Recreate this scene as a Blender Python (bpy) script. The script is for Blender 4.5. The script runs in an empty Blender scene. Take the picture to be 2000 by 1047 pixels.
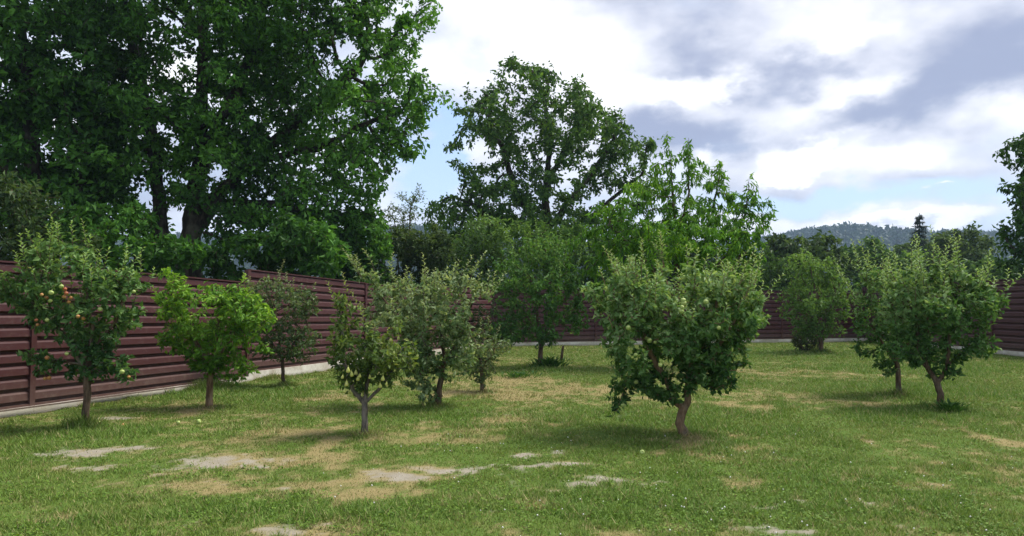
import bpy, math, random
import numpy as np
from mathutils import Vector, Matrix

R = math.radians
SC = bpy.context.scene
COL = SC.collection

# ------------------------------------------------------------------ camera
EYE = 1.6
F = 1500.0                       # focal length in photo pixels (photo is 2000 wide)
PITCH = math.atan(76.5 / F)
cam_d = bpy.data.cameras.new('camera')
cam_d.sensor_width = 36.0
cam_d.lens = 36.0 * F / 2000.0
cam_d.clip_start = 0.05
cam_d.clip_end = 9000
cam = bpy.data.objects.new('camera', cam_d)
cam.location = (0, 0, EYE)
cam.rotation_euler = (R(90) + PITCH, 0, 0)
COL.objects.link(cam)
SC.camera = cam

# ------------------------------------------------------------------ exposure
SC.view_settings.view_transform = 'Standard'
SC.view_settings.look = 'None'
SC.view_settings.gamma = 1.0
SC.view_settings.exposure = 1.1
SC.view_settings.use_curve_mapping = False
SC.render.engine = 'CYCLES'
SC.cycles.use_denoising = True
SC.cycles.max_bounces = 6
SC.cycles.diffuse_bounces = 3
SC.cycles.glossy_bounces = 2
SC.cycles.transmission_bounces = 4
SC.cycles.volume_bounces = 0
SC.cycles.transparent_max_bounces = 4

# ------------------------------------------------------------------ sun
SUN_V = Vector((0.46, 0.22, 0.86)).normalized()       # towards the sun
sd = bpy.data.lights.new('sun', 'SUN')
sd.energy = 2.8
sd.angle = R(24)
sd.color = (1.0, 0.95, 0.86)
sun = bpy.data.objects.new('sun', sd)
sun.rotation_euler = SUN_V.to_track_quat('Z', 'Y').to_euler()
COL.objects.link(sun)

# ------------------------------------------------------------------ sky
W = bpy.data.worlds.new('World')
SC.world = W
W.use_nodes = True


class NT:
    """tiny helper round a node tree"""
    def __init__(s, tree):
        s.t = tree
        tree.nodes.clear()

    def n(s, kind, **kw):
        nd = s.t.nodes.new(kind)
        for k, v in kw.items():
            setattr(nd, k, v)
        return nd

    def l(s, a, b):
        s.t.links.new(a, b)

    def m(s, op, a, b=None, c=None, clamp=False):
        nd = s.n('ShaderNodeMath', operation=op)
        nd.use_clamp = clamp
        for i, v in enumerate((a, b, c)):
            if v is None:
                continue
            if isinstance(v, (int, float)):
                nd.inputs[i].default_value = v
            else:
                s.l(v, nd.inputs[i])
        return nd.outputs[0]

    def mix(s, fac, a, b, blend='MIX'):
        nd = s.n('ShaderNodeMix', data_type='RGBA', blend_type=blend)
        for sock, v in ((nd.inputs[0], fac), (nd.inputs[6], a), (nd.inputs[7], b)):
            if isinstance(v, (int, float)):
                sock.default_value = v
            elif isinstance(v, (tuple, list)):
                sock.default_value = (*v[:3], 1)
            else:
                s.l(v, sock)
        return nd.outputs[2]

    def noise(s, vec, scale, detail=5, rough=0.55, lac=2.0, dist=0.0):
        nd = s.n('ShaderNodeTexNoise')
        nd.inputs['Scale'].default_value = scale
        nd.inputs['Detail'].default_value = detail
        nd.inputs['Roughness'].default_value = rough
        nd.inputs['Lacunarity'].default_value = lac
        nd.inputs['Distortion'].default_value = dist
        if vec is not None:
            s.l(vec, nd.inputs['Vector'])
        return nd.outputs['Fac'], nd.outputs['Color']

    def ramp(s, fac, lo, hi):
        nd = s.n('ShaderNodeMapRange', interpolation_type='SMOOTHSTEP')
        s.l(fac, nd.inputs[0])
        nd.inputs[1].default_value = lo
        nd.inputs[2].default_value = hi
        return nd.outputs[0]


def make_sky():
    k = NT(W.node_tree)
    sky = k.n('ShaderNodeTexSky', sky_type='NISHITA')
    sky.sun_disc = False
    sky.sun_elevation = math.asin(SUN_V.z)
    sky.sun_rotation = math.atan2(SUN_V.x, SUN_V.y)
    sky.air_density = 1.0
    sky.dust_density = 1.0
    tc = k.n('ShaderNodeTexCoord')
    d = tc.outputs['Generated']
    sx = k.n('ShaderNodeSeparateXYZ')
    k.l(d, sx.inputs[0])
    x, y, z = sx.outputs
    az = k.m('ARCTAN2', x, y)
    el = k.m('ARCSINE', z)
    # cloud layer: directions projected to a flat layer overhead
    zz = k.m('ADD', k.m('MAXIMUM', z, 0.0), 0.16)
    cv = k.n('ShaderNodeCombineXYZ')
    k.l(k.m('DIVIDE', x, zz), cv.inputs[0])
    k.l(k.m('DIVIDE', y, zz), cv.inputs[1])
    lay = cv.outputs[0]
    # angular coordinates with billowy warp
    av = k.n('ShaderNodeCombineXYZ')
    k.l(az, av.inputs[0])
    k.l(k.m('MULTIPLY', el, 1.7), av.inputs[1])
    _, w1 = k.noise(av.outputs[0], 5.5, 9, 0.56)
    ws = k.n('ShaderNodeSeparateColor')
    k.l(w1, ws.inputs[0])
    azw = k.m('ADD', az, k.m('MULTIPLY', k.m('SUBTRACT', ws.outputs[0], 0.5), 0.30))
    elw = k.m('ADD', el, k.m('MULTIPLY', k.m('SUBTRACT', ws.outputs[1], 0.5), 0.15))

    def blob(px, py, rx, ry, amp):
        a0 = math.atan((px - 1000) / F)
        e0 = math.atan((600 - py) / F * math.cos(a0))
        u = k.m('DIVIDE', k.m('SUBTRACT', azw, a0), rx / F)
        v = k.m('DIVIDE', k.m('SUBTRACT', elw, e0), ry / F)
        q = k.m('ADD', k.m('MULTIPLY', u, u), k.m('MULTIPLY', v, v))
        return k.m('MULTIPLY', k.m('EXPONENT', k.m('MULTIPLY', q, -1.0)), amp)

    n1, _ = k.noise(lay, 1.1, 9, 0.56, dist=0.2)
    n2, _ = k.noise(lay, 0.8, 7, 0.5)
    n3, _ = k.noise(av.outputs[0], 6.5, 9, 0.54)
    # how much cloud
    cov = k.m('ADD', k.m('MULTIPLY', n1, 0.7), 0.30)
    for b in ((1620, 388, 170, 20, -.62), (850, 300, 50, 90, -.62), (790, 350, 45, 60, -.40), (1820, 300, 110, 26, -.20), (1900, 400, 120, 24, -.25),
              (1640, 435, 260, 16, .40), (1640, 310, 200, 45, .40), (1250, 120, 380, 140, .30), (1880, 90, 260, 120, .25)):
        cov = k.m('ADD', cov, blob(*b))
    cov = k.ramp(cov, 0.30, 0.80)
    # how grey the cloud is
    sh = k.m('ADD', k.m('MULTIPLY', n2, 1.1), k.m('MULTIPLY', n3, 1.5))
    sh = k.m('SUBTRACT', sh, 0.71)
    for b in ((1930, 165, 170, 36, .75), (1990, 60, 120, 60, .50), (1560, 125, 75, 45, .60), (1410, 75, 60, 60, .32), (1330, 235, 100, 40, .50), (1270, 245, 80, 30, .35), (1430, 260, 60, 30, .40),
              (1740, 225, 170, 26, .38), (1620, 290, 50, 8, .2), (1000, 105, 40, 16, .25), (1700, 60, 60, 40, .25),
              (1590, 262, 80, 18, -0.40), (1680, 318, 150, 26, -0.43), (940, 70, 160, 90, -0.36), (1130, 120, 130, 70, -0.36), (1270, 165, 110, 30, -0.29),
              (1400, 130, 45, 26, -.55), (1650, 180, 100, 20, -.35), (1660, 70, 70, 30, -.4), (1350, 290, 50, 26, -.35), (1640, 432, 260, 18, -.38)):
        sh = k.m('ADD', sh, blob(*b))
    sh = k.ramp(sh, -0.10, 1.15)
    S = 0.10
    cloud = k.mix(sh, (.70 / S, .695 / S, .71 / S), (.195 / S, .22 / S, .31 / S))
    hz = k.ramp(el, 0.0, 0.35)
    blue = k.mix(0.75, sky.outputs[0], k.mix(hz, (.38 / S, .48 / S, .63 / S), (.23 / S, .34 / S, .55 / S)))
    out = k.mix(cov, blue, cloud)
    # heaped clouds with crisp sunlit tops and soft grey bases
    nb, _ = k.noise(av.outputs[0], 13.0, 9, 0.58)
    nbs = k.m('MULTIPLY', k.m('SUBTRACT', nb, 0.5), 1.5)
    heap = None
    for b in ((1590, 275, 90, 26, 1.15), (1680, 322, 140, 26, 1.15), (1560, 330, 70, 18, .8), (1395, 150, 60, 32, .9), (1270, 165, 110, 34, .9), (1640, 185, 80, 20, .75),
              (1640, 70, 70, 34, .8), (1345, 300, 55, 40, .7), (1010, 60, 130, 60, .9), (1640, 432, 200, 13, .8), (1830, 435, 130, 12, .7), (1100, 190, 100, 30, .7), (1800, 385, 40, 8, .8),
              (400, 120, 200, 60, .9), (100, 220, 160, 50, .9), (2200, 260, 160, 50, .9), (2500, 150, 200, 60, .9)):
        q = blob(*b)
        heap = q if heap is None else k.m('ADD', heap, q)
    hm = k.ramp(k.m('ADD', heap, nbs), 0.42, 0.74)
    hc = k.mix(k.ramp(k.m('ADD', heap, k.m('MULTIPLY', nbs, 0.6)), 0.35, 1.05), (.44 / S, .455 / S, .51 / S), (.70 / S, .695 / S, .70 / S))
    out = k.mix(k.m('MULTIPLY', hm, 0.85), out, hc)
    bg = k.n('ShaderNodeBackground')
    k.l(out, bg.inputs[0])
    bg.inputs[1].default_value = S
    wo = k.n('ShaderNodeOutputWorld')
    k.l(bg.outputs[0], wo.inputs[0])


make_sky()

# ------------------------------------------------------------------ helpers
rng = np.random.default_rng(7)
CP, SP = math.cos(PITCH), math.sin(PITCH)


def at(px, py, Y):
    """photo pixel at distance Y in front of the camera -> world point"""
    u = (px - 1000) / F
    v = (523.5 - py) / F
    dy = CP - v * SP
    dz = SP + v * CP
    t = Y / dy
    return np.array((u * t, Y, EYE + dz * t))


def ground_pt(px, py):
    u = (px - 1000) / F
    v = (523.5 - py) / F
    dy = CP - v * SP
    dz = SP + v * CP
    t = -EYE / dz
    return np.array((u * t, dy * t, 0.0))


def project(P):
    P = np.asarray(P)
    q = P - np.array((0, 0, EYE))
    dep = q[:, 1] * CP + q[:, 2] * SP
    up = -q[:, 1] * SP + q[:, 2] * CP
    return 1000 + F * q[:, 0] / dep, 523.5 - F * up / dep


def unit(a):
    return a / np.maximum(np.linalg.norm(a, axis=-1, keepdims=True), 1e-9)


def mesh_np(name, V, faces_idx, face_n, mat, attrs=None, smooth=False):
    """faces_idx flat loop vertex indices, face_n loops per face (int or array)"""
    me = bpy.data.meshes.new(name)
    V = np.ascontiguousarray(V, dtype=np.float32)
    fi = np.ascontiguousarray(faces_idx, dtype=np.int32).ravel()
    me.vertices.add(len(V))
    me.vertices.foreach_set('co', V.ravel())
    me.loops.add(len(fi))
    me.loops.foreach_set('vertex_index', fi)
    if np.isscalar(face_n):
        nf = len(fi) // face_n
        ls = np.arange(nf, dtype=np.int32) * face_n
    else:
        face_n = np.asarray(face_n)
        nf = len(face_n)
        ls = np.concatenate(([0], np.cumsum(face_n)[:-1])).astype(np.int32)
    me.polygons.add(nf)
    me.polygons.foreach_set('loop_start', ls)
    me.polygons.foreach_set('use_smooth', np.full(nf, smooth, dtype=bool))
    me.update(calc_edges=True)
    for an, (typ, data) in (attrs or {}).items():
        a = me.attributes.new(an, typ, 'POINT')
        key = 'value' if typ == 'FLOAT' else 'color'
        a.data.foreach_set(key, np.ascontiguousarray(data, dtype=np.float32).ravel())
    if mat:
        me.materials.append(mat)
    return me


def link(name, me, parent=None):
    o = bpy.data.objects.new(name, me)
    COL.objects.link(o)
    if parent is not None:
        o.parent = parent
        if parent.parent is None:            # a part keeps world coordinates, a sub-part inherits them
            o.matrix_parent_inverse = Matrix.Translation(-Vector(parent.location))
    return o


def tag(o, label=None, cat=None, group=None, kind=None):
    for k, v in (('label', label), ('category', cat), ('group', group), ('kind', kind)):
        if v:
            o[k] = v
    return o


def thing(name, loc, label, cat, group=None):
    o = bpy.data.objects.new(name, None)
    o.empty_display_size = 0.2
    COL.objects.link(o)
    o.location = loc
    return tag(o, label, cat, group)


# value noise in numpy, for things that have to agree between meshes
def _hash(ix, iy, s):
    h = (ix.astype(np.int64) * 374761393 + iy.astype(np.int64) * 668265263 + s * 1442695041) & 0x7fffffff
    h = (h ^ (h >> 13)) * 1274126177 & 0x7fffffff
    return ((h ^ (h >> 16)) & 0xffff) / 65535.0


def vnoise(x, y, s=0):
    x = np.asarray(x, float); y = np.asarray(y, float)
    ix = np.floor(x); iy = np.floor(y)
    fx = x - ix; fy = y - iy
    fx = fx * fx * (3 - 2 * fx); fy = fy * fy * (3 - 2 * fy)
    a = _hash(ix, iy, s); b = _hash(ix + 1, iy, s); c = _hash(ix, iy + 1, s); d = _hash(ix + 1, iy + 1, s)
    return (a * (1 - fx) + b * fx) * (1 - fy) + (c * (1 - fx) + d * fx) * fy


def fbm(x, y, s=0, o=4, g=0.5):
    t = 0; a = 1.0; n = 0
    for i in range(o):
        t = t + a * vnoise(x * 2 ** i + 17.3 * i, y * 2 ** i - 9.1 * i, s + i)
        n += a; a *= g
    return t / n


def sstep(x, a, b):
    t = np.clip((x - a) / (b - a), 0, 1)
    return t * t * (3 - 2 * t)


# ------------------------------------------------------------------ materials
def new_mat(name):
    m = bpy.data.materials.new(name)
    m.use_nodes = True
    return m, NT(m.node_tree)


def principled(k, col, rough=0.6, spec=0.4, normal=None):
    p = k.n('ShaderNodeBsdfPrincipled')
    if isinstance(col, (tuple, list)):
        p.inputs['Base Color'].default_value = (*col[:3], 1)
    else:
        k.l(col, p.inputs['Base Color'])
    if isinstance(rough, (int, float)):
        p.inputs['Roughness'].default_value = rough
    else:
        k.l(rough, p.inputs['Roughness'])
    p.inputs['Specular IOR Level'].default_value = spec
    if normal is not None:
        k.l(normal, p.inputs['Normal'])
    return p


def finish(k, shader):
    o = k.n('ShaderNodeOutputMaterial')
    k.l(shader, o.inputs[0])


def bump(k, h, strength, dist=0.02):
    b = k.n('ShaderNodeBump')
    b.inputs['Strength'].default_value = strength
    b.inputs['Distance'].default_value = dist
    k.l(h, b.inputs['Height'])
    return b.outputs[0]


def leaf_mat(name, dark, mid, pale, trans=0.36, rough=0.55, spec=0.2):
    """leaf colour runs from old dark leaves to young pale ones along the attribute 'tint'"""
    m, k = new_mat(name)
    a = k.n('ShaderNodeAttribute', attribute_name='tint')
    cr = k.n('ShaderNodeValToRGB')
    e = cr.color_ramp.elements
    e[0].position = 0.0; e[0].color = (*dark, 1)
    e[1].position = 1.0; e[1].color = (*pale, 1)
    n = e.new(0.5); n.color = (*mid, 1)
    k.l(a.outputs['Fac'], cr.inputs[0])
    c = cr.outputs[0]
    p = principled(k, c, rough, spec)
    t = k.n('ShaderNodeBsdfTranslucent')
    k.l(k.mix(1.0, c, (1.25, 1.15, 0.55), 'MULTIPLY'), t.inputs[0])
    mx = k.n('ShaderNodeMixShader')
    mx.inputs[0].default_value = trans
    k.l(p.outputs[0], mx.inputs[1])
    k.l(t.outputs[0], mx.inputs[2])
    finish(k, mx.outputs[0])
    return m


def bark_mat(name, c1, c2, scale=18.0):
    m, k = new_mat(name)
    tc = k.n('ShaderNodeTexCoord')
    mp = k.n('ShaderNodeMapping')
    mp.inputs['Scale'].default_value = (1, 1, 0.25)
    k.l(tc.outputs['Object'], mp.inputs[0])
    f, _ = k.noise(mp.outputs[0], scale, 6, 0.65)
    f2, _ = k.noise(tc.outputs['Object'], scale * 0.3, 3, 0.5)
    c = k.mix(k.ramp(f, 0.35, 0.68), c1, c2)
    c = k.mix(k.m('MULTIPLY', k.ramp(f2, 0.5, 0.75), 0.5), c, (0.19, 0.19, 0.14))
    p = principled(k, c, 0.9, 0.15, bump(k, f, 0.8, 0.02))
    finish(k, p.outputs[0])
    return m


M_BARK = bark_mat('bark_brown', (0.045, 0.028, 0.018), (0.17, 0.115, 0.075))
M_BARK_PALE = bark_mat('bark_pale', (0.10, 0.062, 0.035), (0.30, 0.20, 0.115))
M_BARK_GREY = bark_mat('bark_grey', (0.055, 0.047, 0.038), (0.22, 0.19, 0.155))
M_BARK_BIG = bark_mat('bark_dark', (0.018, 0.014, 0.011), (0.07, 0.055, 0.042), 7.0)


# ------------------------------------------------------------------ the yard's outline
def fence_x(Y):          # left fence line
    return -7.47 + 0.334 * (Y - 11.2)


CORNER_B = (-0.83, 31.1)
CORNER_R = (16.5, 36.0)


def back_y(X):
    return CORNER_B[1] + (X - CORNER_B[0]) * (CORNER_R[1] - CORNER_B[1]) / (CORNER_R[0] - CORNER_B[0])


def inside(X, Y, m=0.0):
    return (X > fence_x(Y) + m) & (X < CORNER_R[0] - m) & (Y < back_y(X) - m)


TRUNKS = [(165, 835), (408, 795), (555, 755), (712, 848), (855, 795), (943, 765), (1055, 718), (1335, 848),
          (1605, 690), (1757, 772), (1836, 797)]
TRUNK_XY = [ground_pt(*t) for t in TRUNKS]
# sandy bare patches (photo positions on the ground, size in pixels)
BARE = [(195, 882, 105, 12), (280, 876, 45, 8), (180, 909, 85, 8), (440, 904, 105, 12), (530, 913, 30, 6), (815, 932, 48, 13), (925, 916, 60, 9),
        (1060, 887, 24, 8), (1095, 957, 60, 10), (1200, 945, 75, 9), (1090, 912, 90, 6), (1520, 983, 55, 5), (1620, 982, 24, 6),
        (1735, 980, 22, 7), (1490, 1030, 30, 9), (540, 1035, 75, 14), (540, 952, 24, 5), (1290, 940, 40, 4), (1060, 1043, 26, 6),
        (230, 815, 50, 4), (330, 833, 30, 3)]
DRY = [(650, 893, 110, 16), (560, 848, 90, 12), (720, 865, 70, 12), (620, 780, 60, 7), (980, 822, 60, 6), (1150, 760, 120, 10), (860, 770, 40, 5),
       (1460, 800, 60, 8), (1430, 845, 60, 8), (1560, 725, 100, 9), (1700, 790, 50, 5), (1945, 866, 40, 8), (120, 1005, 60, 12), (1480, 870, 40, 10),
       (1060, 770, 130, 18), (1010, 740, 60, 8), (900, 860, 120, 14), (1500, 770, 90, 12), (1850, 835, 30, 4), (380, 955, 130, 14),
       (700, 960, 120, 14), (1020, 990, 30, 8), (1330, 862, 40, 6), (1430, 938, 30, 10), (410, 799, 36, 6), (1340, 855, 34, 6), (1838, 800, 26, 4), (713, 852, 28, 5), (856, 797, 20, 4)]
LUSH = [(170, 845, 140, 16), (400, 770, 130, 14), (870, 815, 170, 18), (560, 765, 90, 14), (1320, 820, 200, 32), (1780, 815, 170, 20), (1620, 960, 260, 60),
        (1280, 990, 220, 40), (1800, 760, 160, 20), (1800, 720, 200, 10), (640, 1000, 180, 24), (350, 1010, 220, 20), (1060, 722, 50, 7), (1500, 690, 240, 10)]


def patch_field(X, Y, L, soft=1.0, warp=0.5):
    f = np.zeros_like(X)
    X, Y = X + (fbm(X * 1.4, Y * 1.4, 63, 4, 0.6) - 0.5) * 1.0, Y + (fbm(X * 1.4, Y * 1.4, 67, 4, 0.6) - 0.5) * 0.9
    for px, py, rx, ry in L:
        c = ground_pt(px, py)
        e = ground_pt(px, py + ry)
        sx = rx / F * c[1]
        sy = max(abs(c[1] - e[1]), 0.08)
        u = (X - c[0]) / sx; v = (Y - c[1]) / sy
        f = np.maximum(f, np.exp(-(u * u + v * v) * 0.9))
    return f


def lawn(X, Y):
    """dry, bare, lush amounts of the lawn at X, Y"""
    w = fbm(X * 2.6, Y * 1.7, 3, 4, 0.6) - 0.5
    w2 = fbm(X * 11, Y * 8, 5, 4, 0.7) - 0.5
    b = patch_field(X, Y, BARE) * 0.95 + w * 1.1 + w2 * 1.4
    bare = sstep(b, 0.36, 1.0)
    n = fbm(X * 0.9, Y * 0.55, 11, 5, 0.6)
    d = patch_field(X, Y, DRY) * 0.42 + n + (fbm(X * 5, Y * 4, 31, 4, 0.65) - 0.5) * 1.15 + 0.30 * sstep(b, 0.05, 0.55)
    d = d - 0.26 * patch_field(X, Y, LUSH) - 0.05 * sstep(X, 2, 9)
    dry = sstep(d, 0.47, 1.02)
    lush = sstep(patch_field(X, Y, LUSH) * 0.45 + fbm(X * 1.6, Y * 1.3, 23, 5, 0.65) - 0.30, 0.12, 0.55)
    return dry, bare, lush


def ground_z(X, Y):
    return 0.05 * (fbm(X * 0.35, Y * 0.35, 41, 2) - 0.5) + 0.035 * (fbm(X * 1.7, Y * 1.7, 43, 3) - 0.5)


# ------------------------------------------------------------------ ground
def make_ground():
    def axis(lo, hi, step, far, g=1.22):
        a = list(np.arange(lo, hi + 1e-6, step))
        s = step; v = hi
        while v < far:
            s *= g; v += s; a.append(v)
        s = step; v = lo
        pre = []
        while v > -far:
            s *= g; v -= s; pre.append(v)
        return np.array(pre[::-1] + a)
    xs = axis(-9.0, 12.0, 0.05, 2300)
    ya = list(np.arange(4.0, 14.0, 0.04)) + list(np.arange(14.0, 38.0, 0.12))
    s = 0.12; v = 38.0
    while v < 2300:
        s *= 1.2; v += s; ya.append(v)
    s = 0.04; v = 4.0; pre = []
    while v > -400:
        s *= 1.25; v -= s; pre.append(v)
    ys = np.array(pre[::-1] + ya)
    X, Y = np.meshgrid(xs, ys)
    Xf, Yf = X.ravel(), Y.ravel()
    dry, bare, lush = lawn(Xf, Yf)
    Z = ground_z(Xf, Yf)
    Z += np.where(bare > 0.3, 0.012 * (fbm(Xf * 14, Yf * 14, 61, 3) - 0.3), 0)
    far = ~inside(Xf, Yf, -0.3)
    bare = np.where(far, 0, bare)
    nx, ny = len(xs), len(ys)
    i = np.arange(ny - 1)[:, None] * nx + np.arange(nx - 1)[None, :]
    fi = np.stack((i, i + 1, i + nx + 1, i + nx), -1)
    colr = np.stack((dry, bare, lush, np.ones_like(dry)), -1)
    m, k = new_mat('lawn_soil')
    a = k.n('ShaderNodeAttribute', attribute_name='lawn')
    sc = k.n('ShaderNodeSeparateColor')
    k.l(a.outputs['Color'], sc.inputs[0])
    g = k.n('ShaderNodeNewGeometry')
    f1, _ = k.noise(g.outputs['Position'], 30, 6, 0.7)
    f2, _ = k.noise(g.outputs['Position'], 4, 6, 0.65)
    f3, _ = k.noise(g.outputs['Position'], 160, 4, 0.7)
    green = k.mix(f1, (0.042, 0.084, 0.012), (0.12, 0.185, 0.034))
    dryc = k.mix(f1, (0.15, 0.115, 0.050), (0.38, 0.29, 0.14))
    c = k.mix(k.m('MULTIPLY', sc.outputs[0], 0.85), green, dryc)
    sand = k.mix(f2, (0.19, 0.165, 0.12), (0.37, 0.335, 0.27))
    sand = k.mix(k.m('MULTIPLY', k.ramp(f3, 0.5, 0.7), 0.5), sand, (0.17, 0.135, 0.09))
    c = k.mix(sc.outputs[1], c, sand)
    p = principled(k, c, 0.95, 0.1, bump(k, f1, 0.7, 0.03))
    finish(k, p.outputs[0])
    me = mesh_np('ground', np.stack((Xf, Yf, Z), -1), fi.reshape(-1), 4, m, {'lawn': ('FLOAT_COLOR', colr)}, True)
    tag(link('ground', me), kind='structure')


make_ground()

# ------------------------------------------------------------------ fences
def metal_mat():
    m, k = new_mat('maroon_sheet_metal')
    g = k.n('ShaderNodeNewGeometry')
    oi = k.n('ShaderNodeObjectInfo')
    mp = k.n('ShaderNodeMapping')
    mp.inputs['Scale'].default_value = (1, 1, 9)
    k.l(g.outputs['Position'], mp.inputs[0])
    f, _ = k.noise(mp.outputs[0], 1.6, 6, 0.65)
    f2, _ = k.noise(g.outputs['Position'], 9, 5, 0.7)
    c = k.mix(f, (0.044, 0.0105, 0.0115), (0.069, 0.0190, 0.0195))
    c = k.mix(k.m('MULTIPLY', oi.outputs['Random'], 0.45), c, (0.070, 0.022, 0.020))
    c = k.mix(k.m('MULTIPLY', k.ramp(f2, 0.52, 0.8), 0.30), c, (0.20, 0.15, 0.12))
    sx = k.n('ShaderNodeSeparateXYZ')
    k.l(g.outputs['Position'], sx.inputs[0])
    dust = k.m('MULTIPLY', k.m('SUBTRACT', 1.0, k.ramp(sx.outputs[2], 0.1, 0.7)), k.m('MULTIPLY', f2, 0.5))
    c = k.mix(dust, c, (0.21, 0.165, 0.125))
    r = k.m('ADD', k.m('MULTIPLY', f2, 0.25), 0.42)
    p = principled(k, c, r, 0.35, bump(k, f, 0.06, 0.02))
    finish(k, p.outputs[0])
    return m


def concrete_mat():
    m, k = new_mat('pale_concrete')
    g = k.n('ShaderNodeNewGeometry')
    f, _ = k.noise(g.outputs['Position'], 3.0, 7, 0.65)
    f2, _ = k.noise(g.outputs['Position'], 40, 5, 0.7)
    sx = k.n('ShaderNodeSeparateXYZ')
    k.l(g.outputs['Position'], sx.inputs[0])
    c = k.mix(k.ramp(f, 0.3, 0.7), (0.46, 0.40, 0.31), (0.78, 0.74, 0.66))
    dirt = k.m('MULTIPLY', k.m('SUBTRACT', 1.0, k.ramp(sx.outputs[2], 0.0, 0.10)), k.ramp(f, 0.3, 0.6))
    c = k.mix(k.m('MULTIPLY', dirt, 0.75), c, (0.15, 0.125, 0.07))
    c = k.mix(k.m('MULTIPLY', f2, 0.25), c, (0.25, 0.23, 0.19))
    p = principled(k, c, 0.92, 0.15, bump(k, f2, 0.5, 0.02))
    finish(k, p.outputs[0])
    return m


M_METAL = metal_mat()
M_CONC = concrete_mat()


def sweep(name, prof, A, B, nrm, z0f, z1f, mat, parent, wob=0.0):
    """closed profile [(out, t)] swept from A to B; t runs 0..1 between z0f(s) and z1f(s)"""
    A = np.array(A); B = np.array(B)
    S = np.linspace(0, 1, 5)
    V = []
    for s in S:
        p = A + (B - A) * s
        w = (rng.random() - 0.5) * wob
        for o, t in prof:
            V.append((p[0] + nrm[0] * (o + w), p[1] + nrm[1] * (o + w), z0f(s) + (z1f(s) - z0f(s)) * t))
    n = len(prof)
    faces = []; cnt = []
    for i in range(len(S) - 1):
        for j in range(n):
            faces += [i * n + j, i * n + (j + 1) % n, (i + 1) * n + (j + 1) % n, (i + 1) * n + j]
            cnt.append(4)
    faces += list(range(n)); cnt.append(n)
    faces += [(len(S) - 1) * n + j for j in range(n)][::-1]; cnt.append(n)
    return link(name, mesh_np(name, V, faces, cnt, mat), parent)


def lerp(a, b):
    return lambda s: a + (b - a) * s


SLAT = [(0.0, 0.02), (0.0, 0.19), (0.042, 0.25), (0.048, 0.30), (0.042, 0.80), (0.034, 0.89), (0.0, 1.02), (-0.004, 1.02), (-0.004, 0.02)]


def box_profile(o0, o1):
    return [(o0, 0), (o0, 1), (o1, 1), (o1, 0)]


def fence(label, nrm, sections, rib=0.2, plinth=True):
    """sections: (A, B, foot0, foot1, top0, top1)"""
    A0 = sections[0][0]
    root = thing('metal_fence', (A0[0], A0[1], 0), label, 'fence')
    nrm = np.array(nrm)
    for si, (A, B, f0, f1, t0, t1, n) in enumerate(sections):
        A = np.array(A); B = np.array(B)
        d = unit(B - A)
        g = d * 0.012
        panel = sweep('panel', box_profile(-0.022, -0.006), A + g, B - g, nrm, lerp(f0, f1), lerp(t0, t1), M_METAL, root)
        for i in range(n):
            a, b = i / n, (i + 1) / n
            sweep('slat', SLAT, A + g, B - g, nrm, lerp(f0 + (t0 - f0) * a, f1 + (t1 - f1) * a),
                  lerp(f0 + (t0 - f0) * b, f1 + (t1 - f1) * b), M_METAL, panel, 0.008)
        sweep('top_cap', box_profile(-0.02, 0.062), A + g, B - g, nrm, lerp(t0 + .002, t1 + .002), lerp(t0 + 0.028, t1 + 0.028), M_METAL, root)
        sweep('bottom_rail', box_profile(-0.02, 0.065), A + g, B - g, nrm, lerp(f0 - 0.035, f1 - 0.035), lerp(f0 - 0.002, f1 - 0.002), M_METAL, root)
        # post at the section's start
        w = 0.045
        sweep('post', box_profile(-0.03, 0.07), A - d * w, A + d * w, nrm, lerp(0.0, 0.0), lerp(t0 + 0.01, t0 + 0.01), M_METAL, root)
        sweep('footing', box_profile(-0.12, 0.10), A + d * .001, B - d * .001, nrm, lerp(-0.2, -0.2), lerp(f0 - 0.037, f1 - 0.037), M_CONC, root)
    return root


def L_at(Y):
    return (fence_x(Y), Y)


nl = unit(np.array((1.0, -0.334)))
fence('maroon metal slat fence with pale footing along the left side of the orchard', nl, [
    (L_at(6.9), L_at(11.7), .15, .15, 2.30, 2.245, 11),
    (L_at(11.7), L_at(16.5), .15, .16, 2.245, 2.11, 11),
    (L_at(16.5), L_at(21.3), .25, .25, 2.39, 2.25, 11),
    (L_at(21.3), L_at(26.2), .25, .22, 2.24, 2.14, 10),
    (L_at(26.2), L_at(31.0), .22, .20, 2.30, 2.30, 10)])
cb = np.array(CORNER_B); cr_ = np.array(CORNER_R)
bd = unit(cr_ - cb)
bsec = []
for i in range(4):
    a = cb + (cr_ - cb) * (i / 4); b = cb + (cr_ - cb) * ((i + 1) / 4)
    bsec.append((a, b, .20, .20, 2.32, 2.32, 11))
fence('shaded maroon metal slat fence across the far end of the orchard', (bd[1], -bd[0]), bsec)
rsec = []
yy = [36.0, 31.2, 26.4, 21.6, 16.8, 12.0]
for i in range(5):
    rsec.append(((16.5, yy[i]), (16.5, yy[i + 1]), .20, .20, 2.50, 2.50, 11))
fence('dark slat fence at the right edge below the walnut tree', (-1.0, 0.0), rsec)

# scrap laths lying along the foot of the left fence
m_l, kl = new_mat('weathered_lath')
tcl = kl.n('ShaderNodeTexCoord')
fl, _ = kl.noise(tcl.outputs['Object'], 14, 5, 0.6)
finish(kl, principled(kl, kl.mix(fl, (0.05, 0.035, 0.028), (0.20, 0.15, 0.12)), 0.85, 0.2).outputs[0])


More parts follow.
